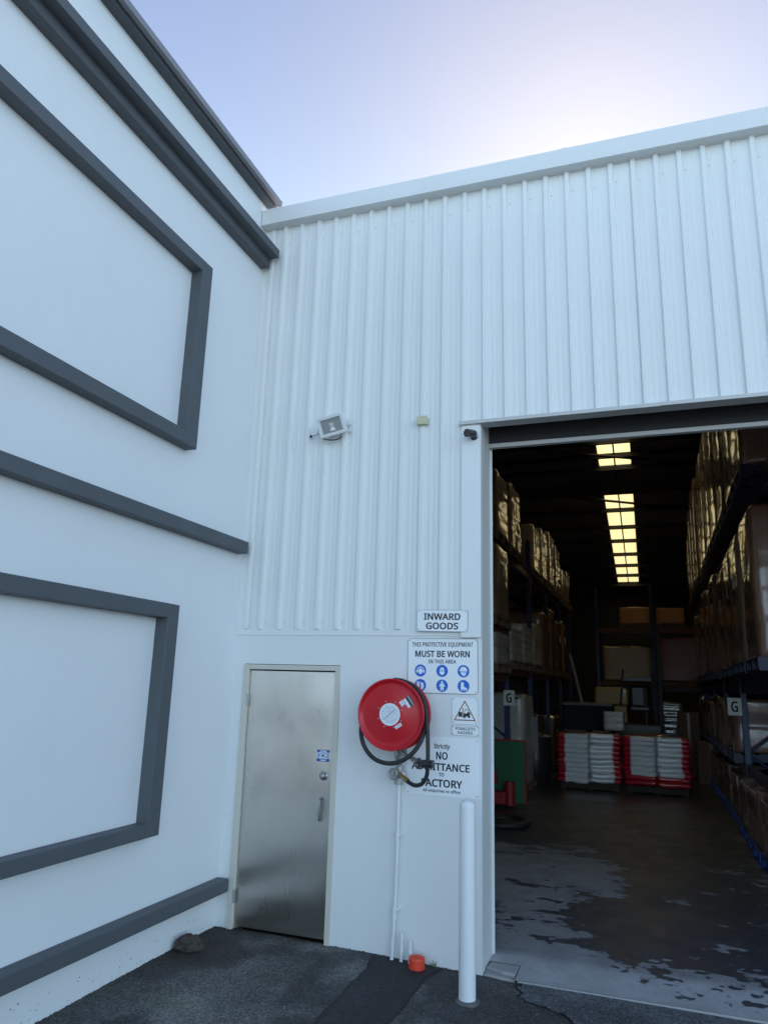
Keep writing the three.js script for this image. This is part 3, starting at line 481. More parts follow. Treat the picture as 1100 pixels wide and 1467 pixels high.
  // stop tap under the drum: body, elbow and hand wheel
  obj('stop_tap', [cylBetween([0.0, -0.52, 0.05], [0.005, -0.4, 0.05], 0.024), cylBetween([0.0, -0.53, 0.05], [0, -0.5, 0.05], 0.032, 0.032, 6), cylBetween([0.005, -0.42, 0.05], [0.005, -0.395, 0.05], 0.033, 0.033, 6), cylBetween([0.004, -0.46, 0.05], [-0.018, -0.447, 0.12], 0.015), new THREE.SphereGeometry(0.032, 16, 12).translate(0.002, -0.46, 0.05), cylBetween([0.005, -0.4, 0.05], [0.01, -0.28, 0.1], 0.022), cylBetween([0.0, -0.33, 0.085], [0.03, -0.27, 0.12], 0.03), cylBetween([0.01, -0.46, 0.06], [0.06, -0.44, 0.12], 0.014)], galv, t);
  const wh2 = [new THREE.TorusGeometry(0.036, 0.009, 10, 30), new THREE.CylinderGeometry(0.014, 0.014, 0.018, 12).rotateX(Math.PI / 2)]; for (let k = 0; k < 5; k++) { const b = box(0.008, 0.034, -0.005, 0.005, -0.004, 0.004); b.rotateZ(k * 1.2566); wh2.push(b); }
  for (const g of wh2) { g.rotateY(-0.25); g.translate(-0.02, -0.446, 0.13); } obj('hand_wheel', wh2, galv, t);
}
{ // riser pipe with saddle clips
  const t = thing('water_pipe', 'thin white riser pipe clipped to the wall below the hose reel', 'pipe', [1.555, 0, 0.045]);
  obj('pipe', tube([[0.008, 1.21, 0], [0.006, 0.85, 0], [-0.002, 0.4, 0.0], [-0.008, 0.2, 0.004], [-0.014, -0.05, 0.012]], 0.0145, 60, 14), pipePaint, t);
  for (const [y, dx] of [[0.84, 0.005], [0.318, -0.005]]) obj('pipe_clip', [cylBetween([dx, y - 0.012, 0], [dx, y + 0.012, 0], 0.0195), box(dx - 0.012, dx + 0.05, y - 0.012, y + 0.012, -0.044, -0.032, 0.002), box(dx, dx + 0.024, y - 0.012, y + 0.012, -0.034, -0.004)], pipePaint, t);
  obj('coupling', cylBetween([-0.007, 0.255, 0.002], [-0.006, 0.3, 0.001], 0.02), pipePaint, t);
}
for (const [x, h, label] of [[1.616, 0.168, 'taller capped white pipe stub beside the riser pipe'], [1.682, 0.13, 'shorter white pipe stub just behind the orange cap']]) {
  const t = thing('pipe_stub', label, 'pipe stub', [x, 0, 0.06]);
  obj('pipe', cylBetween([0, -0.06, 0], [0, h - 0.02, 0], 0.012), pipePaint, t); obj('cap', cylBetween([0, h - 0.026, 0], [0, h, 0], 0.0145, 0.013), pipePaint, t); obj('collar', cylBetween([0, 0.04, 0], [0, 0.062, 0], 0.0155), pipePaint, t);
}
{
  const t = thing('drain_cap', 'bright orange plastic screw cap at the foot of the wall', 'drain cap', [1.752, groundY(1.75, 0.12), 0.115]);
  t.scale.y = 0.88; const om = phy([0.78, 0.062, 0.028], { roughness: 0.5 });
  obj('socket', lathe([[0.055, -0.02], [0.056, 0.05], [0.052, 0.056]], 40), om, t); obj('lid', [lathe([[0.0, 0.088], [0.05, 0.088], [0.0575, 0.084], [0.0595, 0.056], [0.054, 0.052]], 40), box(-0.04, 0.04, 0.0885, 0.094, -0.008, 0.008, 0.002)], om, t);
  for (let k = 0; k < 14; k++) { const a = k / 14 * Math.PI * 2; const b = box(-0.004, 0.004, 0.0, 0.028, 0.0545, 0.059); b.rotateY(a); obj('grip_rib', b, om, t); }
}
{
  const t = thing('bollard', 'white painted steel bollard standing before the doorway corner', 'bollard', [2.205, groundY(2.2, 0.46), 0.46]);
  const bp = std([0.8, 0.83, 0.84], { roughness: 0.4, map: sheetTone });
  obj('post', lathe([[0.0565, -0.05], [0.0565, 1.195], [0.0555, 1.2]], 48), bp, t); obj('domed_top', lathe([[0.0555, 1.2], [0.05, 1.217], [0.036, 1.231], [0.018, 1.237], [0, 1.238]], 48), bp, t);
  const col = lathe([[0.0, 0.012], [0.066, 0.012], [0.08, 0.006], [0.095, -0.01]], 30), p = col.attributes.position; for (let i = 0; i < p.count; i++) { const k = 1 + 0.28 * (noise3(p.getX(i) * 18 + 3, p.getZ(i) * 18, 5) - 0.5); p.setX(i, p.getX(i) * k); p.setZ(i, p.getZ(i) * k); } col.computeVertexNormals();
  obj('mortar_collar', col, std([0.13, 0.132, 0.13], { roughness: 0.95, bumpMap: asphaltBump, bumpScale: 0.008 }), t);
}
{ // stone by the wall
  const g = mergeVertices(new THREE.IcosahedronGeometry(1, 4).deleteAttribute('uv').deleteAttribute('normal')), p = g.attributes.position;
  for (let i = 0; i < p.count; i++) { const x = p.getX(i), y = p.getY(i), z = p.getZ(i), k = 0.85 + 1.3 * (fbm(x * 1.1 + 5, y * 1.1 + 3, z * 1.1 + 2, 4) - 0.5); p.setXYZ(i, x * k * 0.1, Math.max(-0.03, y * k * 0.078), z * k * 0.135); }
  g.computeVertexNormals(); const o = obj('stone', toCreasedNormals(g, 0.35), std([0.07, 0.056, 0.046], { roughness: 0.95, bumpMap: asphaltBump, bumpScale: 0.012 })); o.position.set(0.1, 0.03, 0.51); o.rotation.y = 0.1;
  tag(o, 'rough brown stone lying against the white wall near the door', 'stone');
}
{ // weed
  const t = thing('weed', 'small green weed growing between wall and bollard', 'weed', [1.86, groundY(1.86, 0.05), 0.05]);
  const lm = phy([0.09, 0.14, 0.03], { roughness: 0.8, side: THREE.DoubleSide, transmission: 0.3, thickness: 0 });
  for (let k = 0; k < 22; k++) { const l = rr(0.012, 0.03), s = new THREE.Shape(); s.moveTo(0, 0); s.quadraticCurveTo(l * 0.28, l * 0.5, 0, l); s.quadraticCurveTo(-l * 0.28, l * 0.5, 0, 0); const g = new THREE.ShapeGeometry(s, 4); g.rotateX(-rr(-0.9, 0.9)); g.rotateY(R() * 6.28); g.translate(rr(-0.03, 0.03), rr(0, 0.035), rr(-0.015, 0.02)); obj('leaf', g, lm, t); }
  obj('stem', [0, 1, 2, 3].map(() => cylBetween([rr(-0.01, 0.01), -0.01, 0], [rr(-0.03, 0.03), rr(0.03, 0.05), rr(-0.01, 0.02)], 0.0015, 0.001, 5)), lm, t);
}
{ // scattered pebbles and pale chips on the asphalt
  const gs = []; for (let i = 0; i < 150; i++) { const x = rr(0.1, 4.2), z = rr(0.1, 1.9), g = new THREE.IcosahedronGeometry(rr(0.002, 0.006), 0); g.scale(1, 0.5, rr(0.7, 1.4)); g.rotateY(R() * 6); g.translate(x, groundY(x, z) + 0.004, z); gs.push(g); }
  const o = obj('pebbles', gs, std([0.3, 0.29, 0.27], { roughness: 0.9 })); o.userData.kind = 'stuff'; o.userData.label = 'pale pebbles scattered over the asphalt';
}

// ------------------------------------------------------------------ floodlight, junction box, camera
{
  const t = thing('floodlight', 'white floodlight tilted down on the ribbed wall', 'floodlight', [0.893, 4.17, 0.0]);
  const wm = std([0.78, 0.8, 0.8], { roughness: 0.4 }), h = new THREE.Group(); h.name = 'lamp_head'; h.position.set(0, 0.012, 0.125); h.rotation.set(0.42, -0.05, 0.17); t.add(h);
  const w = 0.262, H = 0.175;
  const rim = new THREE.ExtrudeGeometry((() => { const s = rrShape(w, H, 0.016), q = rrShape(w - 0.05, H - 0.045, 0.004); s.holes.push(new THREE.Path(q.getPoints(6))); return s; })(), { depth: 0.018, bevelEnabled: true, bevelSize: 0.003, bevelThickness: 0.003, bevelSegments: 2 }); rim.translate(0, 0, 0.01);
  obj('front_rim', rim, wm, h);
  obj('housing', [new RoundedBoxGeometry(w - 0.01, H - 0.008, 0.02, 2, 0.006).translate(0, 0, 0.0), new RoundedBoxGeometry(w * 0.7, H * 0.62, 0.05, 2, 0.01).translate(0, 0, -0.03)], wm, h);
  obj('reflector', new THREE.BoxGeometry(w - 0.045, H - 0.04, 0.003).translate(0, 0, 0.0125), std([0.42, 0.43, 0.42], { roughness: 0.4, metalness: 0.3 }), h);
  obj('led_lamp', [new THREE.BoxGeometry(0.04, 0.034, 0.004).translate(0, 0.008, 0.017), new THREE.CylinderGeometry(0.012, 0.036, 0.036, 4, 1).rotateX(0).translate(0, -0.03, 0.017).scale(1, 1, 0.9)], std([0.85, 0.84, 0.78], { roughness: 0.4 }), h);
  obj('cover_glass', new THREE.BoxGeometry(w - 0.046, H - 0.041, 0.002).translate(0, 0, 0.0245), phy([0.95, 0.96, 0.96], { transmission: 1, roughness: 0.06, thickness: 0 }), h);
  obj('bracket', [cylBetween([-0.138, -0.02, 0.118], [-0.15, -0.02, 0.118], 0.014, 0.014, 14), cylBetween([0.132, 0.045, 0.118], [0.152, 0.05, 0.118], 0.016, 0.016, 14), box(0.14, 0.147, 0.02, 0.07, 0.03, 0.13, 0.002), box(-0.148, -0.141, -0.045, 0.0, 0.03, 0.13, 0.002), box(-0.147, 0.146, -0.03, 0.03, 0.029, 0.034)], wm, t);
  obj('cable', [tube([[-0.13, -0.055, 0.11], [-0.1, -0.095, 0.1], [-0.03, -0.11, 0.08], [0.03, -0.1, 0.06], [0.05, -0.07, 0.035]], 0.005, 40, 8), tube([[-0.15, -0.02, 0.05], [-0.19, -0.03, 0.035], [-0.245, -0.037, 0.033]], 0.0028, 20, 6), new THREE.SphereGeometry(0.013, 10, 8).translate(-0.25, -0.04, 0.033)], blackRubber, t);
}
{
  const t = thing('junction_box', 'small cream plastic junction box between floodlight and security camera', 'junction box', [1.7, 4.172, 0.0]);
  const m = std([0.56, 0.54, 0.36], { roughness: 0.5 }); obj('body', box(-0.043, 0.043, -0.041, 0.041, 0.018, 0.058, 0.006), m, t); obj('lid', box(-0.041, 0.041, -0.039, 0.039, 0.0585, 0.068, 0.005), m, t);
  for (const [x, y] of [[-0.032, -0.03], [0.032, 0.03]]) obj('screw', new THREE.CylinderGeometry(0.004, 0.004, 0.003, 10).rotateX(Math.PI / 2).translate(x, y, 0.0685), galv, t);
  obj('gland', box(0.0435, 0.052, -0.03, 0.02, 0.012, 0.035), m, t);
}
{
  const t = thing('security_camera', 'dark bullet security camera at the top of the doorway jamb', 'security camera', [2.145, 4.0, 0.031]);
  const dk = std([0.055, 0.06, 0.068], { roughness: 0.35 }), a = [0.0, 0.0, 0.07], dir = V(-0.42, -0.2, 0.86).normalize(), f = k => [a[0] + dir.x * k, a[1] + dir.y * k, a[2] + dir.z * k];
  t.scale.setScalar(0.88); obj('mount', [new THREE.CylinderGeometry(0.033, 0.036, 0.012, 28).rotateX(Math.PI / 2).translate(0.008, -0.012, 0.006), new THREE.SphereGeometry(0.026, 20, 14).translate(0.008, -0.01, 0.026), cylBetween([0.008, -0.01, 0.02], [0, -0.002, 0.07], 0.015)], dk, t);
  obj('barrel', [cylBetween(f(-0.03), f(0.06), 0.034, 0.034, 32), new THREE.SphereGeometry(0.034, 24, 14).scale(1, 1, 1).translate(...f(-0.03))], dk, t);
  obj('hood', cylBetween(f(0.01), f(0.072), 0.0385, 0.0385, 32, true), dk, t).material.side = THREE.DoubleSide;
  obj('lens', [cylBetween(f(0.055), f(0.062), 0.031, 0.031, 28)], phy([0.01, 0.01, 0.012], { roughness: 0.1, clearcoat: 1 }), t);
  obj('lens_ring', [0, 1, 2, 3, 4, 5, 6, 7].map(k => { const g = new THREE.SphereGeometry(0.0035, 8, 6), u = V(0, 1, 0).cross(dir).normalize(), v = dir.clone().cross(u), q = V(...f(0.0625)).addScaledVector(u, 0.022 * Math.cos(k * 0.785)).addScaledVector(v, 0.022 * Math.sin(k * 0.785)); g.translate(q.x, q.y, q.z); return g; }), std([0.25, 0.26, 0.28], { roughness: 0.3 }), t);
  obj('cable', tube([[0.02, -0.01, 0.02], [0.045, -0.015, 0.012], [0.055, -0.03, 0.002]], 0.003, 20, 6), pipePaint, t);
}

// ------------------------------------------------------------------ inside the hall
const wrapBump = tex(512, 512, (u, v) => 0.6 * tileF(u, v, 14, 4, 801, 4) + 0.4 * tileF(u, v, 40, 9, 805, 3), false, 1.3, 0.9);
const sackBump = tex(512, 512, (u, v) => 0.5 * tileF(u, v, 5, 9, 811, 4) + 0.5 * tileF(u, v, 30, 22, 815, 3), false, 1.3, 1.3);
const wrapM = c => phy(c, { roughness: 0.45, clearcoat: 1, clearcoatRoughness: 0.12, bumpMap: wrapBump, bumpScale: 0.014 });
const CARTON = [[0.25, 0.15, 0.09], [0.2, 0.11, 0.072], [0.29, 0.2, 0.135], [0.18, 0.09, 0.065]].map(wrapM);
const SACK = phy([0.46, 0.43, 0.37], { roughness: 0.5, clearcoat: 0.6, clearcoatRoughness: 0.2, bumpMap: sackBump, bumpScale: 0.03 });
const loadGeo = new Map();
function loadShape(w, h, d, kind, seed) {
  const key = [w, h, d, kind, seed].map(v => typeof v === 'number' ? v.toFixed(2) : v).join();
  if (loadGeo.has(key)) return loadGeo.get(key);
  const g = new RoundedBoxGeometry(w, h, d, 1, 0.05), b = new THREE.BoxGeometry(w, h, d, 14, 26, 14).deleteAttribute('uv').deleteAttribute('normal'), m = mergeVertices(b), p = m.attributes.position;
  const rows = kind === 'sack' ? Math.round(h / 0.14) : Math.round(h / 0.38);
  for (let i = 0; i < p.count; i++) {
    let x = p.getX(i), y = p.getY(i), z = p.getZ(i); const fx = x / (w / 2), fy = y / (h / 2), fz = z / (d / 2);
    const corner = (Math.abs(fx) ** 8) * (Math.abs(fz) ** 8), top = Math.max(0, fy) ** 14;
    let k = 1 - 0.055 * corner - 0.05 * top; const ph = ((y / h + 0.5) * rows) % 1, groove = kind === 'sack' ? -0.035 * Math.pow(Math.abs(ph - 0.5) * 2, 3) : -0.012 * (Math.abs(ph - 0.5) > 0.42 ? 1 : 0);
    k += groove + (kind === 'sack' ? 0.05 : 0.02) * (noise3(x * 4 + seed, y * 5, z * 4 + seed * 3) - 0.5) + 0.03 * (noise3(fx * 1.3 + seed * 7, fy * 1.2, fz * 1.3) - 0.5);
    y += top * (-0.05 + 0.09 * (noise3(x * 3 + seed, 4, z * 3) - 0.5)) * (Math.hypot(fx, fz) > 0.9 ? 1.4 : 0.6);
    p.setXYZ(i, x * k, y, z * k);
  }
  m.computeVertexNormals(); const uvd = uvMetres(m); loadGeo.set(key, uvd); g.dispose(); return uvd;
}
function palletGeo(w, d) { const gs = []; for (let i = 0; i < 7; i++) gs.push(box(-w / 2 + i * (w - 0.1) / 6, -w / 2 + i * (w - 0.1) / 6 + 0.1, 0.125, 0.145, -d / 2, d / 2)); for (const z of [-1, 0, 1]) gs.push(box(-w / 2, w / 2, 0.022, 0.125, z * (d / 2 - 0.06) - 0.05, z * (d / 2 - 0.06) + 0.05)); for (const x of [-1, 0, 1]) gs.push(box(x * (w / 2 - 0.06) - 0.055, x * (w / 2 - 0.06) + 0.055, 0, 0.022, -d / 2, d / 2)); return uvMetres(merge(gs)); }
const PAPER = std([0.6, 0.6, 0.58], { roughness: 0.7 });
const PALLET = palletGeo(1.14, 1.14);
function palletLoad(name, label, group, x, y, z, h, kind, mat, { w = 1.1, d = 1.08, seed = 1, pal = palletWood, turn = 0 } = {}) {
  const t = thing(name, label, 'pallet load', [x, y, z], turn, group);
  const pl = new THREE.Mesh(PALLET, pal); pl.name = numbered('pallet'); pl.castShadow = pl.receiveShadow = true; pl.scale.set(w / 1.1, 1, d / 1.08); t.add(pl);
  const ld = new THREE.Mesh(loadShape(w, h, d, kind, seed), mat); ld.name = numbered(kind === 'sack' ? 'stacked_sacks' : 'wrapped_cartons'); ld.castShadow = ld.receiveShadow = true; ld.position.y = 0.147 + h / 2; t.add(ld);
  if (h > 0.8 && !(y > 0.9 && y < 1) && noise3(z * 3.1, y * 2.7, 9) > 0.42) { const sx = x > 3 ? -1 : 1, g = new THREE.BoxGeometry(0.003, 0.2, 0.15); const o = new THREE.Mesh(g, PAPER); o.name = numbered('paper_label'); o.position.set(sx * (w / 2 + 0.012), 0.147 + h * 0.62, d * 0.22 * (noise3(z, y, 4) - 0.3)); t.add(o); }
  return t;
}
// pallet racks
function rack(name, label, xf, xb, uz, top, beams, bm = rackOrange, bd = 0.12) {                          // front plane xf, back plane xb, uprights at uz
  const t = thing(name, label, 'pallet rack'), s = Math.sign(xb - xf);
  for (const z of uz) {
    for (const x of [xf, xb]) obj('upright', [box(x - 0.045, x + 0.045, 0, top, z - 0.05, z + 0.05, 0.006), box(x - 0.08, x + 0.08, 0, 0.012, z - 0.08, z + 0.08)], rackBlue, t);
    const br = []; for (let y = 0.3; y + 0.8 < top; y += 0.8) { const f = Math.round(y / 0.8) % 2; br.push(cylBetween([f ? xf : xb, y, z], [f ? xb : xf, y + 0.8, z], 0.022, 0.022, 6)); } obj('brace', br, rackBlue, t);
  }
  for (let i = 0; i + 1 < uz.length; i++) for (const y of (typeof beams === 'function' ? beams(i) : beams)) for (const x of [xf, xb - s * 0.03]) obj('beam', box(x - 0.028, x + 0.028, y - bd, y, Math.min(uz[i], uz[i + 1]) + 0.05, Math.max(uz[i], uz[i + 1]) - 0.05, 0.006), bm, t);
  return t;
}
const LU = [-4.95, -7.75, -10.5, -13.25, -16, -18.75], RU = [-1.3, -7.0, -9.8, -12.6, -15.4, -18.2];
rack('pallet_rack', 'tall blue and orange pallet rack along the left side of the hall', 0.97, -0.1, LU, 5.2, i => i === 0 ? [2.2, 2.98, 4.42] : [2.3, 4.42], rackOrange);
rack('pallet_rack', 'tall blue pallet rack along the right side of the hall', 4.735, 5.8, RU, 5.2, i => [0.95, 2.22, 4.42], rackNavy, 0.24);
const ORD = ['first', 'second', 'third', 'fourth', 'fifth', 'sixth', 'seventh', 'eighth', 'ninth', 'tenth', 'eleventh', 'twelfth'];
// left rack loads: [z centre, shelf y, height, kind]
{
  const G = 'wrapped pallet loads on the left rack', rows = {
    lower: [[-7.0, 2.2, 0.56, 'sack'], [-8.43, 2.3, 0.66, 'sack'], [-9.8, 2.3, 0.8, 'sack'], [-11.18, 2.3, 0.95, 'sack'], [-12.55, 2.3, 1.35, 'carton'], [-13.93, 2.3, 1.6, 'carton'], [-15.3, 2.3, 1.4, 'carton'], [-16.68, 2.3, 1.5, 'carton']],
    middle: [[-6.95, 2.98, 1.34, 'carton']],
    upper: [[-5.65, 4.42, 1.3, 'sack'], [-7.03, 4.42, 1.2, 'carton'], [-8.43, 4.42, 1.34, 'sack'], [-11.18, 4.42, 1.1, 'carton'], [-12.55, 4.42, 1.3, 'sack'], [-13.93, 4.42, 1.5, 'carton'], [-15.3, 4.42, 1.4, 'carton'], [-16.68, 4.42, 0.95, 'carton'], [-18.05, 4.42, 1.1, 'carton']],
    ground: [[-9.75, 0, 1.75, 'sack'], [-11.3, 0, 1.3, 'carton'], [-14.2, 0, 1.2, 'carton']],
  };
  for (const [lv, list] of Object.entries(rows)) list.forEach(([z, y, h, kind], i) =>
    palletLoad('wrapped_load', lv === 'middle' ? 'tall brown wrapped load on the extra orange beam beside the door jamb' : lv === 'ground' ? ['white sack stack on the floor behind the green board', 'brown load on the floor below the left rack, behind the white sacks', 'farthest brown load on the floor below the left rack'][i] : `${kind === 'sack' ? 'pale wrapped sacks' : 'brown wrapped cartons'} on the left rack's ${lv} shelf, ${ORD[i]} from the doorway`, G, 0.49, y, z, h, kind, kind === 'sack' ? (lv === 'upper' ? CARTON[2] : SACK) : CARTON[(i * 3 + lv.length) % 4], { seed: i * 1.7 + y, w: 1.16, d: 1.26 }));
}
// right rack loads
{
  const G = 'wrapped pallet loads on the right rack', rows = { ground: [], low: [], lower: [], upper: [] };
  const zR = [-3.92, -5.12, -6.31]; for (let i = 1; i < 5; i++) zR.push(RU[i] - 0.71, RU[i] - 2.09);
  zR.forEach((z, i) => {
    rows.ground.push([z, 0.0, 0.62 + 0.1 * R()]); if (i > 2) rows.low.push([z, 0.95, 0.72 + 0.2 * R()]); rows.lower.push([z, 2.22, 1.55 + 0.3 * R()]); rows.upper.push([z, 4.42, 1.9 + 0.7 * R()]);
  });
  for (const [lv, list] of Object.entries(rows)) list.forEach(([z, y, h], i) =>
    palletLoad('wrapped_load', `dark brown wrapped load on the right rack's ${lv === 'ground' ? 'floor level' : lv + ' shelf'}, ${ORD[i]} from the doorway`, G, 5.11 + 0.05 * R(), y, z, h, 'carton', CARTON[(i + lv.length) % 4], { seed: i * 2.3 + y, pal: lv === 'ground' ? palletBlue : rackNavy, w: 1.16, d: i < 3 ? 1.16 : 1.32 }));
}
// red and white bag stacks on the floor
{
  const mk = side => {                                                       // one bag: a pillow, white print face with a red end
    const g0 = new THREE.BoxGeometry(0.61, 0.122, 0.42, 14, 4, 6).deleteAttribute('uv').deleteAttribute('normal'), g = mergeVertices(g0), p = g.attributes.position, col = [];
    for (let i = 0; i < p.count; i++) {
      const x = p.getX(i), y = p.getY(i), z = p.getZ(i), fx = Math.abs(x) / 0.305, fz = Math.abs(z) / 0.21, e = 1 - 0.2 * fx ** 8 - 0.2 * fz ** 8;
      p.setXYZ(i, x + 0.006 * (noise3(y * 40, z * 9, 3) - 0.5), y * Math.max(0.25, e) + 0.012 * (noise3(x * 8 + side, z * 6, 2) - 0.5), z * (1 - 0.05 * fx ** 4 - 0.09 * (y / 0.061) ** 2) + 0.01 * (noise3(x * 10, y * 20, side + 4) - 0.5));
      col.push(...(side * x > 0.145 ? [0.5, 0.008, 0.025] : [0.82, 0.83, 0.84]));
    }
    g.setAttribute('color', new THREE.Float32BufferAttribute(col, 3)); g.computeVertexNormals(); return g;
  };
  const bagM = phy([1, 1, 1], { vertexColors: true, roughness: 0.4, clearcoat: 1, clearcoatRoughness: 0.15, bumpMap: sackBump, bumpScale: 0.03 }), redM = phy([0.38, 0.008, 0.02], { roughness: 0.45, clearcoat: 0.8, clearcoatRoughness: 0.15 });
  const L = mk(-1), Rg = mk(1);
  const redAll = g => { const q = g.clone(), c = q.attributes.color; for (let i = 0; i < c.count; i++) c.setXYZ(i, 0.5, 0.008, 0.025); return q; }, L2 = redAll(L), R2 = redAll(Rg);
  for (const [x, z, turn, label] of [[2.12, -11.0, 0.03, 'left stack of red and white bags on a pallet in the aisle'], [3.46, -11.05, -0.06, 'right stack of red and white bags on a pallet in the aisle']]) {
    const t = thing('bag_stack', label, 'bag stack', [x, 0, z], turn, 'red and white bag stacks in the aisle');
    const pl = new THREE.Mesh(PALLET, darkPallet()); pl.name = numbered('pallet'); t.add(pl);
    for (let k = 0; k < 10; k++) for (const s of [-1, 1]) {
      const o = new THREE.Mesh(x > 3 && k < 2 ? (s < 0 ? L2 : R2) : s < 0 ? L : Rg, bagM); o.name = numbered('bag'); o.castShadow = o.receiveShadow = true; o.position.set(s * 0.298 + rr(-0.016, 0.016), 0.19 + k * 0.094, 0.36 + rr(-0.028, 0.028)); o.rotation.set(0.16 * (R() - 0.5), s * (0.1 + 0.07 * R()), 0.05 * (R() - 0.5)); t.add(o);
    }
    const core = new THREE.Mesh(loadShape(1.18, 0.98, 0.8, 'sack', 3 + x), redM); core.name = numbered('rear_bags'); core.position.set(0, 0.64, -0.16); core.castShadow = core.receiveShadow = true; t.add(core);
    const caps = [box(-0.5, -0.06, 1.128, 1.14, 0.1, 0.5, 0.004), box(0.08, 0.44, 1.132, 1.144, 0.12, 0.5, 0.004)]; obj('top_sheet', caps, blackPlastic, t);
  }
}
function darkPallet() { return std([0.05, 0.04, 0.03], { roughness: 0.9 }); }
// racks and loads across the end of the aisle
{
  const zB = -16.4, s = v => v;
  const t = thing('pallet_rack', 'dark pallet rack across the far end of the hall', 'pallet rack', [0, 0, zB]);
  for (const x of [2.0, 3.49, 4.76]) obj('upright', box(x - 0.05, x + 0.05, 0, 4.9, -0.05, 0.05, 0.006), rackBlue, t);
  for (const y of [2.12, 3.72]) for (const [a, b] of [[2.05, 3.44], [3.54, 4.71]]) obj('beam', box(a, b, y - 0.13, y, -0.03, 0.03, 0.006), y > 3 ? rackOrange : darkSteel, t);
  const G = 'loads on the far end rack';
  const dull = c => phy(c, { roughness: 0.55, clearcoat: 0.35, clearcoatRoughness: 0.3, bumpMap: wrapBump, bumpScale: 0.02 }), lit = dull([0.62, 0.3, 0.1]);  // lit: skylight falling on the top cartons is put into their brighter orange colour
  palletLoad('wrapped_load', 'orange-brown carton load on the far rack top, left of two', G, 3.05, 3.72, zB - 0.6, 0.5, 'carton', lit, { w: 0.86, d: 1.0, seed: 31 });
  palletLoad('wrapped_load', 'orange-brown carton load on the far rack top, right of two', G, 4.0, 3.72, zB - 0.6, 0.48, 'carton', lit, { w: 0.74, d: 1.0, seed: 33 });
  palletLoad('wrapped_load', 'large maroon wrapped load on the far rack, right of the dark post', G, 4.17, 2.12, zB - 0.62, 1.25, 'carton', dull([0.24, 0.085, 0.06]), { w: 1.16, seed: 35 });
  palletLoad('wrapped_load', 'beige wrapped load on the far rack behind the forklift', G, 2.78, 2.12, zB - 0.62, 0.98, 'carton', dull([0.4, 0.31, 0.19]), { w: 1.32, seed: 37 });
  palletLoad('wrapped_load', 'crumpled foil-wrapped load under the far rack, behind right bags', G, 3.84, 0.72, zB + 0.6, 0.9, 'sack', phy([0.2, 0.15, 0.1], { roughness: 0.35, clearcoat: 1, clearcoatRoughness: 0.08, bumpMap: wrapBump, bumpScale: 0.08 }), { w: 0.62, d: 0.7, seed: 39 });
}
{ // forklift standing behind the bags
  const t = thing('forklift', 'yellow and black forklift parked behind the red bag stacks', 'forklift', [2.75, 0, -14.0]);
  const ye = phy([0.34, 0.22, 0.03], { roughness: 0.4, clearcoat: 0.5 });
  obj('hood', [box(-0.72, 0.1, 1.62, 2.06, -0.5, 0.1, 0.06), box(-0.66, 0.06, 1.2, 1.62, -0.5, 0.08, 0.04)], ye, t);
  obj('chassis', [box(-0.7, 0.85, 0.25, 1.2, -0.7, 0.1, 0.05)], blackPlastic, t);
  obj('seat', [box(0.12, 0.6, 1.5, 1.62, -0.35, 0.1, 0.04), box(0.14, 0.58, 1.6, 2.1, -0.42, -0.3, 0.05)], blackPlastic, t);
  obj('overhead_guard', [cylBetween([-0.1, 1.6, 0.15], [0.0, 2.5, 0.1], 0.025, 0.025, 8), cylBetween([0.7, 1.3, 0.15], [0.66, 2.5, 0.1], 0.025, 0.025, 8), box(-0.05, 0.72, 2.2, 2.34, -0.8, 0.12, 0.03)], blackPlastic, t);
  obj('mast', [box(0.8, 0.9, 0.15, 3.55, -0.06, 0.06, 0.008), box(0.46, 0.54, 0.15, 2.1, -0.06, 0.06, 0.008), box(0.5, 0.86, 3.3, 3.4, -0.05, 0.05)], darkSteel, t);
  for (const [x, z] of [[-0.5, 0.12], [0.7, 0.12], [-0.5, -0.75], [0.7, -0.75]]) obj('wheel', new THREE.TorusGeometry(0.2, 0.1, 12, 26).rotateY(Math.PI / 2).translate(x, 0.3, z), blackRubber, t);
}
{ // dark crate before the forklift, with a white sack on it and a pole leaning by
  const t = thing('steel_crate', 'dark blue steel crate behind the left bag stack', 'crate', [1.98, 0, -12.9]);
  const m = std([0.008, 0.01, 0.02], { roughness: 0.8 }); obj('body', box(-0.55, 0.55, 0.12, 1.66, -0.5, 0.5, 0.02), m, t); obj('rim', box(-0.57, 0.57, 1.62, 1.68, -0.52, 0.52, 0.01), std([0.12, 0.11, 0.1], { roughness: 0.5 }), t); obj('foot', [box(-0.5, -0.38, 0, 0.12, -0.45, 0.45), box(0.38, 0.5, 0, 0.12, -0.45, 0.45)], m, t);
  const p = obj('pole', cylBetween([1.505, 2.85, -13.55], [1.78, 1.64, -13.45], 0.035, 0.035, 14), std([0.3, 0.27, 0.23], { roughness: 0.5 })); tag(p, 'pale pole leaning by the left rack above the dark crate', 'pole');
  const s = new THREE.Mesh(loadShape(0.42, 0.42, 0.4, 'sack', 51), SACK); s.name = 'white_sack'; s.position.set(2.62, 1.36, -11.3); scene.add(s); tag(s, 'crumpled white sack lying on top of the left bag stack', 'sack');
}
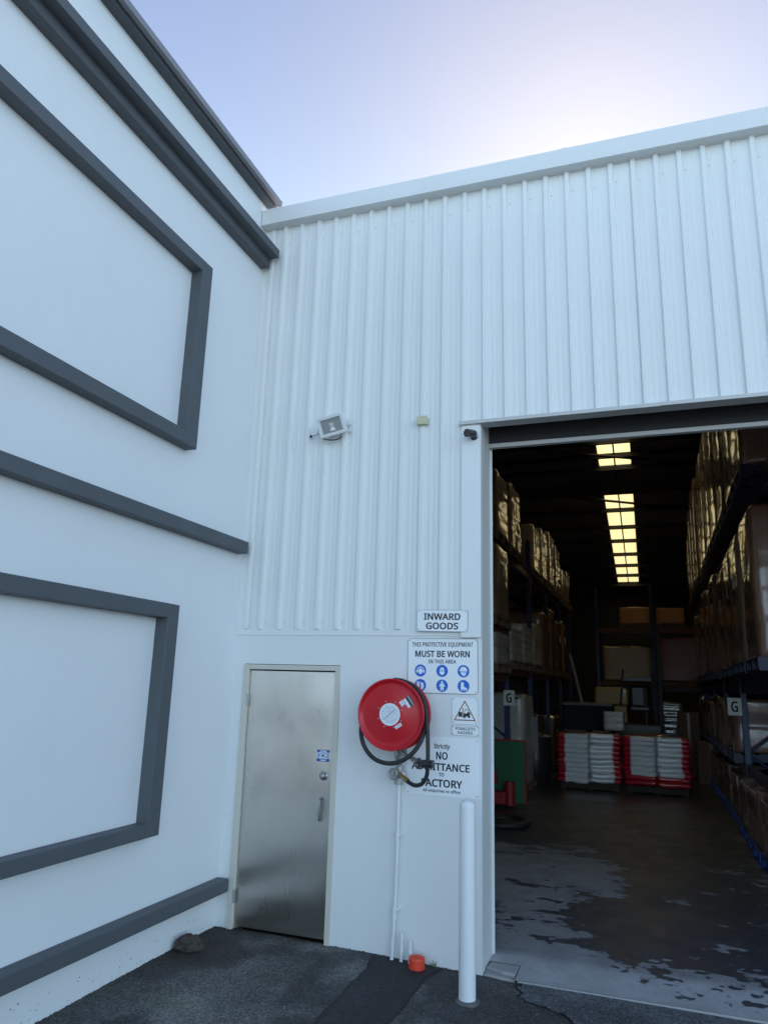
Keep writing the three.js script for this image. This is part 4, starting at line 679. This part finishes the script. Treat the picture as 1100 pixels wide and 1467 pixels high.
{ // green board and red base by the left rack
  const t = thing('green_board', 'green sided trolley with a red base beside the left rack', 'trolley', [1.13, 0, -7.5]);
  const gm = std([0.012, 0.12, 0.05], { roughness: 0.5 }), rm = std([0.3, 0.012, 0.015], { roughness: 0.5 });
  obj('side_panel', box(-0.7, 0.17, 0.05, 1.06, -0.08, -0.04, 0.01), gm, t); obj('edge_trim', [box(-0.7, 0.19, 1.06, 1.085, -0.09, -0.03), box(0.17, 0.195, 0.05, 1.06, -0.09, -0.03)], rm, t);
  obj('base', [box(-0.7, -0.1, 0.06, 0.26, 0.0, 0.3, 0.02), box(-0.7, -0.28, 0.36, 0.58, 0.02, 0.12, 0.01)], rm, t); obj('post', cylBetween([-0.05, 0.04, 0.16], [-0.05, 0.42, 0.16], 0.085, 0.085, 20), rm, t);
}
{
  const o = obj('rubber_disc', [new THREE.TorusGeometry(0.34, 0.07, 12, 40).rotateX(Math.PI / 2).scale(1, 0.7, 1).translate(0, 0.05, 0), new THREE.CylinderGeometry(0.3, 0.3, 0.04, 36).translate(0, 0.03, 0)], blackRubber); o.position.set(1.27, 0, -5.7);
  tag(o, 'flat black rubber tyre lying on the floor inside the doorway', 'tyre');
  const b = thing('black_bin', 'black plastic bin below the left rack beside the green trolley', 'bin', [0.98, 0, -10.9]); obj('body', lathe([[0, 0], [0.3, 0], [0.36, 0.95], [0, 0.95]], 28), blackPlastic, b); obj('lid', lathe([[0.38, 0.94], [0.38, 0.98], [0.2, 1.04], [0, 1.05]], 28), blackPlastic, b);
  const w = obj('grey_board', box(-0.26, 0.26, 0.72, 1.4, -0.01, 0.01, 0.004), std([0.2, 0.19, 0.19], { roughness: 0.6 })); w.position.set(0.93, 0, -9.95); tag(w, 'pale grey board standing between white sacks and the blue post', 'board');
}
// loose cartons at the right, under and beside the far racks
for (const [x, y, z, w, h, d, label] of [[4.6, 0.0, -13.2, 0.6, 0.9, 0.7, 'brown carton on the floor by the far right bays, taller of two'], [4.45, 0, -14.6, 0.5, 0.62, 0.5, 'brown carton on the floor by the far right bays, smaller of two'], [4.25, 0.0, -15.2, 0.5, 1.5, 0.5, 'tall brown carton standing beside the far rack post']]) {
  const t = thing('carton', label, 'carton', [x, y, z], rr(-0.1, 0.1)); const cm = std([0.13, 0.08, 0.05], { roughness: 0.7 }); obj('body', box(-w / 2, w / 2, 0, h, -d / 2, d / 2, 0.012), cm, t); obj('tape', box(-0.03, 0.03, h * 0.2, h * 0.99, d / 2, d / 2 + 0.002), std([0.22, 0.15, 0.09], { roughness: 0.3 }), t);
}
// aisle letter signs
function aisle(label, x, y, z, s, arrow) {
  const t = thing('aisle_sign', label, 'sign', [x, y, z]); const cv = document.createElement('canvas'); cv.width = cv.height = 256; const c = cv.getContext('2d'); c.fillStyle = '#cfd3c8'; c.fillRect(0, 0, 256, 256); c.fillStyle = '#0c0d0f'; c.font = 'bold 215px sans-serif'; c.textAlign = 'center'; c.textBaseline = 'alphabetic'; c.fillText('G', 128, 205);
  obj('sign_plate', plate(s, s * 1.32, 0.004, 0.002), printMat(cv, 0.6), t, true);
  if (arrow) { const g = extrude([[s * 0.52, -s * 0.16], [s * 0.52 + 0.1, 0.0], [s * 0.52, s * 0.16]], 0.004); obj('arrow', g, blackPlastic, t); }
}
aisle('white letter G sign with black arrow on the left blue post', 1.02, 1.79, -7.68, 0.2, true);
aisle('white letter G sign on the right blue post', 4.597, 1.78, -6.9, 0.195, false);
{ // high-bay lamp, unlit
  const t = thing('high_bay_lamp', 'dark unlit dome lamp hanging under the skylight strip', 'lamp', [2.86, 7.22, -14.3]);
  obj('shade', lathe([[0.03, 0.16], [0.05, 0.14], [0.08, 0.09], [0.17, 0.02], [0.18, 0.0]], 32), blackPlastic, t).material.side = THREE.DoubleSide; obj('stem', cylBetween([0, 0.15, 0], [0, 0.27, 0], 0.012), blackPlastic, t);
}
renderer.render(scene, camera);
